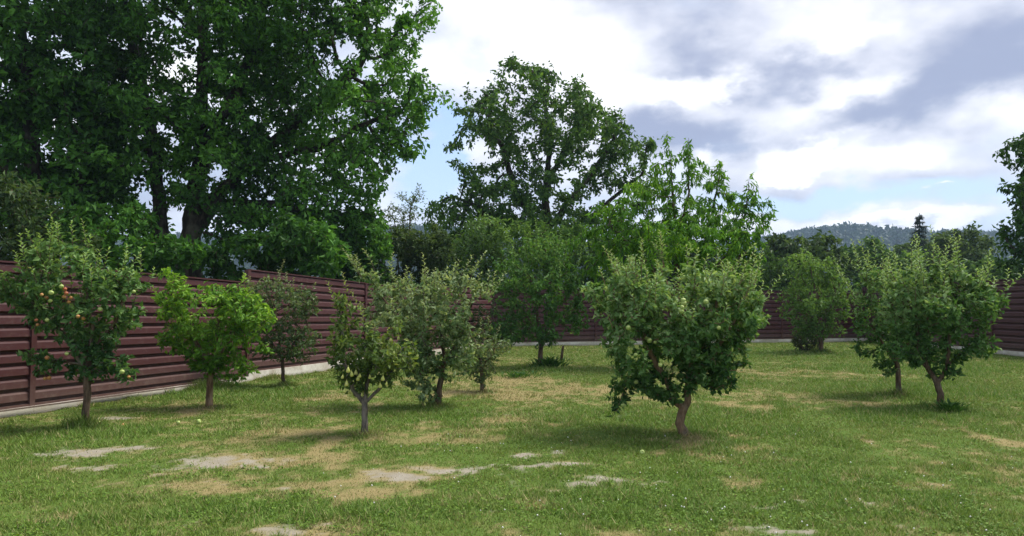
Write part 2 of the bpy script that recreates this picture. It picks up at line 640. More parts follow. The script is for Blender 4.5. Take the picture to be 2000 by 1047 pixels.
def lath(Y0, Y1, off, z0, z1, label, th=0.022):
    a = np.array(L_at(Y0)) + nl * off; b = np.array(L_at(Y1)) + nl * (off + 0.05)
    sweep_root = sweep('lath', [(-0.02, 0), (-0.018, 1), (0.018, 1), (0.02, 0)], a, b, nl, lerp(z0, z1), lerp(z0 + th, z1 + th), m_l, None, 0.015)
    tag(sweep_root, label, 'lath', 'laths along the fence foot')


lath(8.5, 13.2, 0.13, 0.098, 0.10, 'thin dark lath on the left fence footing beside the red apple tree')
lath(12.6, 15.9, 0.135, 0.10, 0.105, 'thin dark lath on the left fence footing behind the bright green tree')

# ------------------------------------------------------------------ tree builder
def sample_blobs(blobs, n, shell, r, gap=0.0, gs=1.0, seed=0):
    """blobs: (centre(3), radii(3)); points inside the union, more of them towards the outside"""
    vol = np.array([b[1][0] * b[1][1] * b[1][2] for b in blobs]) ** 0.8
    cnt = np.maximum((vol / vol.sum() * n).astype(int), 6)
    out = []
    for (c, rad), m in zip(blobs, cnt):
        d = unit(r.normal(size=(m, 3)))
        rr = r.random(m) ** (1 / 3.0)
        rr = rr * (1 - shell) + shell * (0.72 + 0.28 * r.random(m))
        rr *= 1 + 0.16 * (r.random(m) - 0.5)
        out.append(np.array(c) + d * rr[:, None] * np.array(rad))
    out = np.concatenate(out)
    if gap:
        q = fbm(out[:, 0] * gs + out[:, 1] * gs * 0.6 + 31, out[:, 2] * gs - out[:, 1] * gs * 0.5 + 7, seed + 5, 3, 0.6)
        out = out[q > np.quantile(q, gap)]
    return out


def colonize(limbs, attr, step, infl, kill, r, iters=200, grav=0.0, maxn=9000):
    pos = []; par = []
    for li in limbs:
        pts = [np.array(p, float) for p in li]
        dense = [pts[0]]
        for a, b in zip(pts[:-1], pts[1:]):
            m = max(int(np.linalg.norm(b - a) / step), 1)
            for j in range(1, m + 1):
                dense.append(a + (b - a) * j / m)
        last = -1
        if pos:                       # joins the nearest existing node
            dd = np.linalg.norm(np.array(pos) - dense[0], axis=1)
            last = int(dd.argmin())
            dense = dense[1:] if dd[last] < step * 0.6 else dense
        for i, p in enumerate(dense):
            if last >= 0 or i > 0:
                p = p + (r.random(3) - 0.5) * step * 0.22
            pos.append(p); par.append(last); last = len(pos) - 1
    P = np.array(pos); par = list(par)
    A = attr.copy()
    near = np.full(len(A), -1); nd = np.full(len(A), 1e9)

    def upd(i0, pts):
        for c in range(0, len(pts), 400):
            q = pts[c:c + 400]
            D = np.linalg.norm(A[:, None] - q[None], axis=2)
            j = D.argmin(1); v = D[np.arange(len(A)), j]
            u = v < nd
            nd[u] = v[u]; near[u] = j[u] + i0 + c
    upd(0, P)
    for it in range(iters):
        keep = nd > kill
        A = A[keep]; nd = nd[keep]; near = near[keep]
        if not len(A) or len(P) > maxn:
            break
        sel = nd < infl
        if not sel.any():
            sel = nd <= np.quantile(nd, 0.05) + 1e-6
        S = np.zeros((len(P), 3))
        np.add.at(S, near[sel], unit(A[sel] - P[near[sel]]))
        g = np.unique(near[sel])
        dirs = unit(S[g]) + (r.random((len(g), 3)) - 0.5) * 0.35
        dirs[:, 2] += grav
        new = P[g] + unit(dirs) * step
        i0 = len(P)
        P = np.concatenate((P, new)); par += list(g)
        before = nd.copy()
        upd(i0, new)
        if it > 6 and np.all(before - nd < 1e-4):
            break
    return P, np.array(par)


def radii(P, par, base_r, tip_r, expo=2.4):
    n = len(P)
    acc = np.zeros(n)
    kids = np.zeros(n, int)
    for i in range(n - 1, -1, -1):
        if kids[i] == 0:
            acc[i] = 1.0
        if par[i] >= 0:
            acc[par[i]] += acc[i]; kids[par[i]] += 1
    rr = acc ** (1 / expo)
    rr = tip_r + (rr - 1) / max(rr[0] - 1, 1e-6) * (base_r - tip_r)
    return rr, kids


def tubes(P, par, rad, kids, sides, min_r=0.0, flare=0.0):
    n = len(P)
    main = np.full(n, -1)
    for i in range(n):
        p = par[i]
        if p >= 0 and (main[p] < 0 or rad[i] > rad[main[p]]):
            main[p] = i
    U = [None] * n; AX = [None] * n
    V = []; Fc = []
    ringid = {}
    cs = [(math.cos(2 * math.pi * j / sides), math.sin(2 * math.pi * j / sides)) for j in range(sides)]
    Pv = [Vector(p) for p in P]

    def ring(p, ax, u, r):
        w = ax.cross(u)
        i0 = len(V)
        for c, s in cs:
            V.append(p + (u * c + w * s) * r)
        return i0
    for i in range(n):
        p = par[i]
        if p < 0:
            ax = (Pv[main[i]] - Pv[i]).normalized() if main[i] >= 0 else Vector((0, 0, 1))
            u = ax.orthogonal().normalized()
            AX[i], U[i] = ax, u
            ringid[i] = ring(Pv[i], ax, u, rad[i] * (1 + flare))
            continue
        ax = (Pv[i] - Pv[p])
        if ax.length < 1e-6:
            ax = AX[p].copy()
        ax = ax.normalized()
        u = U[p] - ax * U[p].dot(ax)
        u = u.normalized() if u.length > 1e-4 else ax.orthogonal().normalized()
        AX[i], U[i] = ax, u
        if rad[i] < min_r:
            continue
        rax = ax
        if main[i] >= 0:
            e = (Pv[main[i]] - Pv[i])
            if e.length > 1e-6:
                rax = (ax + e.normalized())
                rax = rax.normalized() if rax.length > 1e-3 else ax
        u2 = u - rax * u.dot(rax)
        u2 = u2.normalized() if u2.length > 1e-4 else rax.orthogonal().normalized()
        fl = 1.0
        if flare and P[i][2] - P[0][2] < 0.35:
            fl = 1 + flare * max(0, 1 - (P[i][2] - P[0][2]) / 0.35) ** 2
        b = ring(Pv[i], rax, u2, rad[i] * fl)
        ringid[i] = b
        if main[p] == i and p in ringid:
            a = ringid[p]
        else:
            a = ring(Pv[p], ax, u, min(rad[i] * 1.15, rad[p]))
        for j in range(sides):
            k2 = (j + 1) % sides
            Fc.append((a + j, a + k2, b + k2, b + j))
    return np.array(V), np.array(Fc, dtype=np.int32)


def leaves_mesh(name, P, D, N, L, Wd, T, mat, detail, fold=0.22, bend=0.22):
    D = unit(D)
    S = unit(np.cross(D, N))
    N = np.cross(S, D)
    L = L[:, None]; Wd = Wd[:, None]
    base = P
    tip = P + D * L - N * (bend * L)
    lf = P + D * L * 0.45 + S * Wd * 0.5 + N * fold * Wd
    rt = P + D * L * 0.45 - S * Wd * 0.5 + N * fold * Wd
    n = len(P)
    if detail:
        mid = P + D * L * 0.52 - N * (0.05 * L)
        V = np.stack((base, rt, tip, lf, mid), 1).reshape(-1, 3)
        q = np.array((0, 1, 4, 1, 2, 4, 2, 3, 4, 3, 0, 4))
        fi = (np.arange(n)[:, None] * 5 + q[None]).reshape(-1)
        return mesh_np(name, V, fi, 3, mat, {'tint': ('FLOAT', np.repeat(T, 5))})
    V = np.stack((base, rt, tip, lf), 1).reshape(-1, 3)
    fi = np.arange(n * 4)
    return mesh_np(name, V, fi, 4, mat, {'tint': ('FLOAT', np.repeat(T, 4))})


def px_blobs(bl, Y):
    """(px, py, rx_px, rz_px, depth radius m[, dy]) at distance Y -> world ellipsoids"""
    out = []
    for b in bl:
        px, py, rx, rz, ry = b[:5]
        y = Y + (b[5] if len(b) > 5 else 0)
        out.append((at(px, py, y), (rx / F * y, ry, rz / F * y)))
    return out


def px_line(pts, Y):
    return [at(p[0], p[1], Y + (p[2] if len(p) > 2 else 0)) for p in pts]


def tree(name, label, cat, Y, limbs, blobs, mat, bark, *, seed, n_attr=600, step=0.12, infl=None, kill=None, shell=0.45,
         base_r=0.05, tip_r=0.004, leaf=(0.07, 0.04), per=7, twig=0.16, droop=0.15, detail=True, tint=(0.25, 0.2), top_tint=0.25,
         shoots=0, shoot_len=0.4, shoot_leaf=(0.07, 0.035), group=None, sides=6, trunk_name='trunk', crown_name='crown',
         flare=0.35, fruit=None, grav=0.0, lump=0.35, size_var=0.5, frill=4, gap=0.38, gs=None, dens=None, up=0.42, twig_r=None, maxn=9000):
    r = np.random.default_rng(seed)
    limbs = [px_line(l, Y) for l in limbs]
    limbs[0][0][2] = min(limbs[0][0][2], 0.0) if abs(limbs[0][0][2]) < 0.15 else limbs[0][0][2]
    root_loc = Vector((limbs[0][0][0], limbs[0][0][1], 0))
    limbs[0][0][2] = -0.06
    bl = px_blobs(blobs, Y)
    if frill:
        for c, rad_ in list(bl):
            for q in range(frill):
                d = unit(r.normal(size=3)); d[2] = abs(d[2]) * 0.9 - 0.2
                f = 0.22 + 0.22 * r.random()
                bl.append((np.array(c) + d * np.array(rad_) * (0.85 + 0.3 * r.random()), tuple(np.array(rad_) * f)))
    A = sample_blobs(bl, int(n_attr * (dens or DENS)), shell, r, gap, gs or 0.28 / step, seed)
    A = A[A[:, 2] > 0.12]
    size = max(step * 8, 0.1)
    infl = infl or step * 9
    kill = (kill or step * 1.7) * 0.62
    P, par = colonize(limbs, A, step, infl, kill, r, grav=grav, maxn=maxn)
    rad, kids = radii(P, par, base_r, tip_r)
    root = thing(name, root_loc, label, cat, group)
    # vigorous upright shoots from the outside top of the crown
    PL, DL, NL_, LL, WL, TL = [], [], [], [], [], []
    zt = np.quantile(P[:, 2], 0.42)
    tips = np.where((kids == 0) & (P[:, 2] > zt))[0]
    if shoots and len(tips):
        w = (P[tips, 2] - zt) + 0.05
        ch = r.choice(tips, size=shoots, p=w / w.sum())
        cx = P[:, 0].mean(); cy = P[:, 1].mean()
        P_l = [P]; par_l = list(par); rad_l = list(rad); idx = len(P)
        for t in ch:
            out = np.array((P[t, 0] - cx, P[t, 1] - cy, 0)) * 0.55 / max(np.ptp(P[:, 0]) * 0.5, 0.2)
            d = unit(np.array((0, 0, 1.0)) + out + r.normal(size=3) * 0.16)
            ln = shoot_len * (0.4 + 1.3 * r.random() ** 2)
            m = max(int(ln / 0.07), 3)
            prev = t; p = P[t].copy()
            pts = []
            for j in range(m):
                d = unit(d + r.normal(size=3) * 0.06 + np.array((0, 0, 0.03)))
                p = p + d * ln / m
                pts.append(p.copy())
                par_l.append(prev); rad_l.append(tip_r * (1 - 0.5 * j / m)); prev = idx; idx += 1
            pts = np.array(pts); P_l.append(pts)
            nl_ = int(ln / (0.34 * shoot_leaf[0]))
            for j in range(nl_):
                s = (j + 0.5) / nl_
                q = np.array([np.interp(s * (m - 1), np.arange(m), pts[:, c]) for c in range(3)])
                ph = j * 2.4 + r.random()
                side = np.array((math.cos(ph), math.sin(ph), 0))
                dd = unit(d * (0.55 + 0.5 * s) + side * 0.9)
                PL.append(q); DL.append(dd); NL_.append(unit(d - side * 0.5 + r.normal(size=3) * .15))
                k = (1.05 - 0.45 * s) * (0.8 + 0.4 * r.random())
                LL.append(shoot_leaf[0] * k); WL.append(shoot_leaf[1] * k)
                TL.append(min(1.0, 0.55 + 0.45 * s + r.normal() * 0.08))
        Pt = np.concatenate(P_l); part = np.array(par_l); radt = np.array(rad_l)
    else:
        Pt, part, radt = P, par, rad
    kt = np.bincount(part[part >= 0], minlength=len(Pt))
    V, Fc = tubes(Pt, part, radt, kt, sides, 0.0, flare)
    link(trunk_name, mesh_np(trunk_name, V, Fc.reshape(-1), 4, bark, None, True), root)
    # leaves on the thin twigs
    thr = twig_r or (tip_r + (base_r - tip_r) * twig)
    tw = np.where((rad < thr) & (par >= 0))[0]
    n = len(tw)
    idx = np.repeat(tw, int(per * 1.25))
    keep = r.random(len(idx)) < 0.9
    idx = idx[keep]
    m = len(idx)
    bd_ = unit(P[idx] - P[par[idx]])
    tt = r.random(m)[:, None]
    pos = P[par[idx]] * (1 - tt) + P[idx] * tt + r.normal(size=(m, 3)) * step * 0.28
    rd = unit(r.normal(size=(m, 3)))
    D = unit(bd_ * 0.55 + rd * 0.85 + np.array((0, 0, -droop)))
    oc = np.array((P[tw, 0].mean(), P[tw, 1].mean(), P[tw, 2].mean()))
    N = unit(np.array((0, 0, up)) + unit(pos - oc) * 0.35 + r.normal(size=(m, 3)) * 0.5)
    k = 1 + (r.random(m) - 0.5) * 2 * size_var
    L = leaf[0] * k; Wd = leaf[1] * k
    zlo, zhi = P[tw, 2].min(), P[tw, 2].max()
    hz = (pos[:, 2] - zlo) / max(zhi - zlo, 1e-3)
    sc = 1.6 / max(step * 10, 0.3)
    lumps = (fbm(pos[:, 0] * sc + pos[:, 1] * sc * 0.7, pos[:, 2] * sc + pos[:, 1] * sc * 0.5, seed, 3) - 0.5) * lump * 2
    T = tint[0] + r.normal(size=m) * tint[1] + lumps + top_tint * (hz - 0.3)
    if PL:
        pos = np.concatenate((pos, np.array(PL))); D = np.concatenate((D, np.array(DL))); N = np.concatenate((N, np.array(NL_)))
        L = np.concatenate((L, np.array(LL))); Wd = np.concatenate((Wd, np.array(WL))); T = np.concatenate((T, np.array(TL)))
    T = np.clip(T, 0, 1)
    # fruit hangs under a twig on the outside of the crown, with no leaf growing through it
    if fruit:
        fpos = []
        qx, qy = project(P)
        for item in fruit:
            fx, fy, me_, fname, flabel = item[:5]
            dist = np.hypot(qx - fx, qy - fy) + 22 * (P[:, 1] - P[:, 1].min())
            dist = np.where(rad < thr, dist, 1e9)
            j = int(dist.argmin())
            tgt = at(fx, fy, P[j, 1])
            c = P[j] + np.clip(tgt - P[j], -0.12, 0.12) + np.array((0, -0.09, 0.0))
            fpos.append(c)
            o = link(fname, me_, root)
            sc_ = 0.62 + 0.36 * r.random()
            o.matrix_basis = Matrix.Translation(Vector(c)) @ Matrix.Rotation(r.random() * 6.3, 4, 'Z') @ Matrix.Rotation(0.3 * r.random(), 4, 'X') @ Matrix.Scale(sc_, 4)
        cen = pos + D * L[:, None] * 0.5
        ok = np.ones(len(pos), bool)
        for c in fpos:
            ok &= np.linalg.norm(cen - (c + np.array((0, -0.05, 0))), axis=1) > 0.085
        pos, D, N, L, Wd, T = pos[ok], D[ok], N[ok], L[ok], Wd[ok], T[ok]
    STATS.append((label[:40], len(P), len(pos)))
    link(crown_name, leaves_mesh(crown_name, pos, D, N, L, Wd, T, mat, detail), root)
    return root


STATS = []
DENS = 2.6        # attractors per planned point

# ------------------------------------------------------------------ fruit meshes
def lathe(name, prof, mat, n=12):
    V = []; Fc = []; cnt = []
    for rr, z in prof:
        for j in range(n):
            a = 2 * math.pi * j / n
            V.append((rr * math.cos(a), rr * math.sin(a), z))
    for i in range(len(prof) - 1):
        for j in range(n):
            Fc += [i * n + j, i * n + (j + 1) % n, (i + 1) * n + (j + 1) % n, (i + 1) * n + j]; cnt.append(4)
    return mesh_np(name, V, Fc, cnt, mat, None, True)


def fruit_mat(name, c1, c2, s=14):
    m, k = new_mat(name)
    tc = k.n('ShaderNodeTexCoord')
    f, _ = k.noise(tc.outputs['Object'], s, 4, 0.6)
    finish(k, principled(k, k.mix(k.ramp(f, 0.35, 0.62), c1, c2), 0.38, 0.45).outputs[0])
    return m


FM_RED = fruit_mat('apple_red_skin', (0.40, 0.06, 0.035), (0.48, 0.17, 0.07))
FM_ORANGE = fruit_mat('apple_blush_skin', (0.48, 0.17, 0.06), (0.47, 0.28, 0.08))
FM_GREEN = fruit_mat('apple_green_skin', (0.27, 0.37, 0.08), (0.42, 0.48, 0.15))
FM_PEAR = fruit_mat('pear_skin', (0.38, 0.42, 0.08), (0.50, 0.50, 0.14))
AP = [(0.001, -0.024), (0.012, -0.028), (0.024, -0.022), (0.033, -0.006), (0.034, 0.008), (0.028, 0.021), (0.017, 0.027), (0.006, 0.023), (0.003, 0.019), (0.0025, 0.045), (0.0005, 0.046)]
PR = [(0.001, -0.03), (0.012, -0.033), (0.024, -0.024), (0.027, -0.010), (0.023, 0.006), (0.015, 0.022), (0.011, 0.034), (0.005, 0.040), (0.0025, 0.042), (0.002, 0.065), (0.0005, 0.066)]
A_RED = lathe('apple', AP, FM_RED); A_OR = lathe('apple', AP, FM_ORANGE); A_GR = lathe('apple', AP, FM_GREEN); PEAR = lathe('pear', PR, FM_PEAR)

# ------------------------------------------------------------------ leaf materials
LM_APPLE1 = leaf_mat('leaf_apple_bluish', (0.031, 0.082, 0.023), (0.091, 0.193, 0.053), (0.266, 0.401, 0.126))
LM_BRIGHT = leaf_mat('leaf_bright_green', (0.043, 0.123, 0.013), (0.131, 0.284, 0.029), (0.304, 0.492, 0.059), 0.38)
LM_GREY = leaf_mat('leaf_greyish', (0.040, 0.080, 0.026), (0.105, 0.170, 0.060), (0.26, 0.31, 0.16))
LM_PEAR = leaf_mat('leaf_pear', (0.045, 0.092, 0.020), (0.130, 0.205, 0.042), (0.29, 0.34, 0.10))
LM_SILVER = leaf_mat('leaf_silver_green', (0.038, 0.085, 0.026), (0.122, 0.208, 0.072), (0.33, 0.41, 0.21))
LM_MAIN = leaf_mat('leaf_apple_green', (0.026, 0.078, 0.018), (0.096, 0.205, 0.050), (0.30, 0.42, 0.18))
LM_DEEP = leaf_mat('leaf_deep_green', (0.029, 0.085, 0.016), (0.072, 0.177, 0.034), (0.189, 0.338, 0.078))
LM_BIG = leaf_mat('leaf_big_tree', (0.022, 0.066, 0.011), (0.062, 0.171, 0.024), (0.146, 0.339, 0.046), 0.30)
LM_BIG2 = leaf_mat('leaf_centre_tree', (0.024, 0.064, 0.013), (0.063, 0.146, 0.027), (0.158, 0.286, 0.049), 0.30)
LM_CHERRY = leaf_mat('leaf_cherry', (0.039, 0.119, 0.011), (0.112, 0.275, 0.020), (0.280, 0.490, 0.038), 0.36)
LM_BROWN = leaf_mat('leaf_olive_brown', (0.032, 0.046, 0.016), (0.068, 0.097, 0.032), (0.135, 0.186, 0.061))
LM_WILLOW = leaf_mat('leaf_light_green', (0.041, 0.093, 0.017), (0.101, 0.200, 0.041), (0.216, 0.358, 0.085))
LM_FAR = leaf_mat('leaf_far_green', (0.023, 0.058, 0.014), (0.058, 0.124, 0.028), (0.130, 0.234, 0.059))
LM_FARD = leaf_mat('leaf_far_dark', (0.018, 0.040, 0.013), (0.043, 0.082, 0.025), (0.094, 0.152, 0.051))
LM_WOOD = leaf_mat('leaf_woodland', (0.010, 0.026, 0.012), (0.026, 0.056, 0.026), (0.055, 0.095, 0.045), 0.2)
LM_SPRUCE = leaf_mat('needle_spruce', (0.010, 0.022, 0.016), (0.022, 0.042, 0.028), (0.05, 0.075, 0.05), 0.1)

# ------------------------------------------------------------------ orchard trees
G_ORCH = 'orchard fruit trees on the lawn'
D_ = [ground_pt(*t)[1] for t in TRUNKS]

apples1 = [(135, 565, A_RED), (137, 573, A_RED), (133, 580, A_OR), (146, 582, A_OR), (142, 590, A_OR), (90, 576, A_OR), (98, 582, A_OR), (106, 588, A_GR), (108, 572, A_GR),
           (79, 625, A_RED), (82, 634, A_OR), (203, 604, A_GR), (160, 618, A_OR), (170, 622, A_OR), (100, 698, A_OR), (96, 738, A_OR), (104, 737, A_OR), (138, 690, A_GR),
           (245, 725, A_GR), (258, 735, A_OR), (100, 625, A_GR), (128, 560, A_GR), (268, 570, A_GR)]
apples1 = [(a, b, m, 'apple', None) for a, b, m in apples1]
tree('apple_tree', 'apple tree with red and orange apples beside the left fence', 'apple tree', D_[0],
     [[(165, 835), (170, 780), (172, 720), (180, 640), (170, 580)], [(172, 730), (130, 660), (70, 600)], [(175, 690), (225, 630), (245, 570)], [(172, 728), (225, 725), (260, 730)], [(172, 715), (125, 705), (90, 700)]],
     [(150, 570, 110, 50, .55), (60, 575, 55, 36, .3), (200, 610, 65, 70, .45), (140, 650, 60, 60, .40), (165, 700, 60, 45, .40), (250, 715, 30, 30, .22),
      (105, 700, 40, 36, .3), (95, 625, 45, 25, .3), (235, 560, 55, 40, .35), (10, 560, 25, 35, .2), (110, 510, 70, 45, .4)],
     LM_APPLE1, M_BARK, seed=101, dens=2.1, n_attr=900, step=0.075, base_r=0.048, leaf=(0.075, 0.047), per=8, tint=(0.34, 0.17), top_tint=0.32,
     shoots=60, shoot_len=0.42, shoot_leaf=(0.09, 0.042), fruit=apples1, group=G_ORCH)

tree('fruit_tree', 'bright green leafy fruit tree beside the left fence, with a bare straight trunk', 'fruit tree', D_[1],
     [[(408, 795), (410, 745), (415, 710), (425, 640), (430, 570)], [(413, 715), (370, 650), (345, 590)], [(415, 705), (480, 640), (505, 590)]],
     [(410, 610, 100, 58, .6), (340, 585, 40, 38, .35), (500, 625, 38, 40, .45), (430, 670, 95, 45, .5), (350, 655, 40, 30, .35), (460, 720, 45, 24, .3), (330, 545, 22, 26, .2), (400, 710, 40, 22, .3), (460, 600, 55, 30, .4)],
     LM_BRIGHT, M_BARK_PALE, seed=102, n_attr=750, gap=0.30, dens=2.9, step=0.085, base_r=0.055, leaf=(0.085, 0.042), per=8, tint=(0.44, 0.19), top_tint=0.2,
     shoots=12, shoot_len=0.22, shoot_leaf=(0.085, 0.04), group=G_ORCH, droop=0.3)

tree('fruit_tree', 'small grey green tree between the bright green tree and the fence step', 'fruit tree', D_[2],
     [[(555, 755), (552, 715), (548, 690), (545, 640), (530, 590)], [(551, 705), (585, 655), (600, 640)], [(550, 700), (520, 650)]],
     [(540, 600, 60, 55, .6), (590, 595, 30, 40, .4), (545, 670, 62, 38, .5), (595, 660, 30, 25, .35), (505, 620, 35, 50, .4), (585, 690, 36, 18, .3), (510, 560, 40, 25, .4)],
     LM_GREY, M_BARK, seed=103, n_attr=700, gap=0.18, step=0.10, base_r=0.04, leaf=(0.07, 0.04), per=7, tint=(0.30, 0.18), top_tint=0.3,
     shoots=14, shoot_len=0.42, shoot_leaf=(0.07, 0.035), group=G_ORCH)

pears = [(683, 722), (690, 730), (698, 727), (706, 733), (702, 738), (685, 765), (680, 748), (693, 764), (676, 762), (690, 768), (745, 752), (757, 748), (725, 735), (672, 735), (750, 738)]
pears = [(a, b, PEAR, 'pear', None) for a, b in pears]
pears5 = [(765, 663), (780, 660), (773, 670), (770, 738), (785, 742), (816, 748), (831, 788), (834, 780), (890, 745), (895, 740)]
pears5 = [(a, b, PEAR, 'pear', None) for a, b in pears5]
tree('pear_tree', 'slender pear tree with yellow green pears, nearest of the trees left of centre', 'pear tree', D_[3],
     [[(712, 848), (712, 800), (716, 760), (722, 720), (728, 660)], [(713, 785), (690, 765), (670, 700), (668, 640), (668, 580)], [(714, 785), (740, 762), (765, 725), (785, 680)], [(722, 715), (745, 670)]],
     [(700, 700, 52, 50, .4), (668, 655, 26, 32, .25), (666, 605, 16, 38, .15), (745, 690, 36, 45, .4), (690, 750, 32, 22, .3), (755, 735, 26, 22, .25), (735, 650, 26, 34, .25), (662, 690, 22, 30, .2), (785, 690, 30, 40, .3), (770, 650, 22, 30, .25), (690, 620, 14, 36, .15), (672, 640, 24, 40, .2)],
     LM_PEAR, M_BARK_GREY, seed=104, n_attr=900, dens=2.1, gap=0.40, step=0.07, base_r=0.042, leaf=(0.075, 0.038), per=7, tint=(0.28, 0.2), top_tint=0.35,
     shoots=7, shoot_len=0.3, shoot_leaf=(0.07, 0.032), fruit=pears, group=G_ORCH, droop=0.2)

tree('pear_tree', 'silvery green pear tree with a leaning trunk, just right of the slender pear tree', 'pear tree', D_[4],
     [[(852, 795), (860, 750), (868, 700), (860, 640), (840, 580)], [(864, 725), (810, 660), (760, 600), (735, 560)], [(866, 715), (910, 640), (925, 580)], [(862, 735), (840, 700, -.3), (822, 730, -.4)]],
     [(770, 600, 65, 55, .6), (730, 555, 32, 34, .35), (840, 620, 75, 65, .7), (905, 610, 55, 50, .6), (860, 690, 85, 50, .6), (920, 680, 40, 40, .4), (800, 680, 40, 45, .4), (810, 735, 22, 34, .25), (950, 585, 16, 20, .2), (880, 560, 60, 30, .5), (800, 700, 40, 40, .3, -.5), (828, 765, 16, 30, .15, -.4)],
     LM_SILVER, M_BARK, seed=105, n_attr=1100, step=0.085, base_r=0.05, leaf=(0.075, 0.042), per=8, tint=(0.56, 0.2), top_tint=0.36,
     shoots=90, shoot_len=0.34, shoot_leaf=(0.09, 0.04), group=G_ORCH, fruit=pears5)

tree('fruit_tree', 'small half hidden fruit tree behind the silvery pear tree', 'fruit tree', D_[5],
     [[(943, 765), (942, 735), (938, 700), (925, 660)], [(941, 720), (960, 690)]],
     [(935, 670, 45, 40, .5), (955, 700, 32, 32, .35), (985, 675, 26, 12, .25), (925, 710, 30, 26, .3), (940, 735, 18, 14, .2)],
     LM_GREY, M_BARK, seed=106, n_attr=450, step=0.10, base_r=0.035, leaf=(0.075, 0.042), per=7, tint=(0.35, 0.2), shoots=6, shoot_len=0.3, group=G_ORCH)

tree('fruit_tree', 'upright dark green fruit tree standing by the short wooden stake', 'fruit tree', D_[6],
     [[(1055, 718), (1056, 690), (1055, 660), (1050, 620), (1050, 560)], [(1056, 690), (1065, 640), (1068, 600), (1075, 540)], [(1055, 665), (1020, 600)], [(1057, 670), (1100, 620)]],
     [(1050, 560, 85, 75, 1.1), (1000, 590, 45, 60, .7), (1100, 580, 45, 70, .8), (1050, 640, 80, 40, .9), (1120, 635, 30, 22, .4), (1050, 495, 60, 40, .8), (985, 650, 30, 30, .4), (1000, 520, 40, 40, .6)],
     LM_DEEP, M_BARK, seed=107, n_attr=900, step=0.13, base_r=0.065, leaf=(0.10, 0.055), per=8, tint=(0.40, 0.2), top_tint=0.3,
     shoots=18, shoot_len=0.5, shoot_leaf=(0.085, 0.04), group=G_ORCH)

apples8 = [(1331, 587), (1329, 600), (1327, 608), (1332, 592), (1260, 660), (1266, 665), (1239, 692), (1293, 712), (1277, 668), (1240, 745), (1215, 790), (1225, 640), (1400, 640), (1375, 590), (1208, 812)]
apples8 = [(a, b, A_GR, 'apple', None) for a, b in apples8]
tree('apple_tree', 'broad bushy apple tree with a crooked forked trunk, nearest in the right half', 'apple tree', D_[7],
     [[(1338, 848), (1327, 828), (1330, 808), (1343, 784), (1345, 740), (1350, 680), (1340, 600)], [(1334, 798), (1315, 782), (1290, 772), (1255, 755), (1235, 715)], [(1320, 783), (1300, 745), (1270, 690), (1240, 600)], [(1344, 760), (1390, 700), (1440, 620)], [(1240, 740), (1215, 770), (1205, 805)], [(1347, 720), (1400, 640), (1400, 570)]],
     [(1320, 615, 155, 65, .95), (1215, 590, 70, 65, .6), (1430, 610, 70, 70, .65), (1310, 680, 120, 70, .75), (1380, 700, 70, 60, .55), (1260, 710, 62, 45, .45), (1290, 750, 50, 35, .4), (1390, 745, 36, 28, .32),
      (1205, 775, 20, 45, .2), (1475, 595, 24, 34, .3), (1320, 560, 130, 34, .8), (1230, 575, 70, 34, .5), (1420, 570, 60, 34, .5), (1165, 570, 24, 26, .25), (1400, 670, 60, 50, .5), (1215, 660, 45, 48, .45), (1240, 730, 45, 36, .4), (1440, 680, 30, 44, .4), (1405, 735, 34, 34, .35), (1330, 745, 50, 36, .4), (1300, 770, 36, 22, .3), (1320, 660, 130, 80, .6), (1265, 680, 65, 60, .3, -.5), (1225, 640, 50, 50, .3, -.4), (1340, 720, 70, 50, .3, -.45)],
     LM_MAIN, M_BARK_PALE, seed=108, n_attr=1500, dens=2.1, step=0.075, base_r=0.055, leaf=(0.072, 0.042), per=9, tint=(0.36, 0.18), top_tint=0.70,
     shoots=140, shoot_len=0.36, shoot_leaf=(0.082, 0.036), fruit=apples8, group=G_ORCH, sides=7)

tree('fruit_tree', 'dense upright fruit tree in front of the far fence, beside a dark bush', 'fruit tree', D_[8],
     [[(1605, 690), (1603, 665), (1600, 640), (1595, 580)], [(1600, 650), (1570, 590)], [(1602, 650), (1630, 580)]],
     [(1595, 580, 60, 75, 1.1), (1565, 600, 36, 60, .7), (1630, 600, 32, 60, .7), (1595, 640, 50, 28, .8), (1570, 520, 28, 32, .6), (1610, 525, 30, 30, .6)],
     LM_WILLOW, M_BARK, seed=109, n_attr=750, gap=0.18, step=0.15, base_r=0.08, leaf=(0.11, 0.055), per=8, tint=(0.42, 0.2), top_tint=0.3, shoots=20, shoot_len=0.5, shoot_leaf=(0.1, 0.045), group=G_ORCH)

tree('fruit_tree', 'fruit tree with a thin straight trunk, behind the forked apple tree on the right', 'fruit tree', D_[9],
     [[(1757, 772), (1755, 735), (1750, 700), (1745, 620)], [(1752, 715), (1710, 650)], [(1753, 710), (1790, 640)]],
     [(1735, 610, 60, 65, .7), (1700, 640, 35, 40, .45), (1760, 670, 60, 40, .5), (1700, 570, 30, 40, .4), (1750, 550, 60, 36, .5), (1690, 680, 22, 22, .25), (1735, 715, 26, 16, .25)],
     LM_MAIN, M_BARK, seed=110, dens=2.1, n_attr=600, step=0.10, base_r=0.045, leaf=(0.08, 0.046), per=8, tint=(0.42, 0.18), top_tint=0.35, shoots=50, shoot_len=0.55, shoot_leaf=(0.095, 0.044), group=G_ORCH)

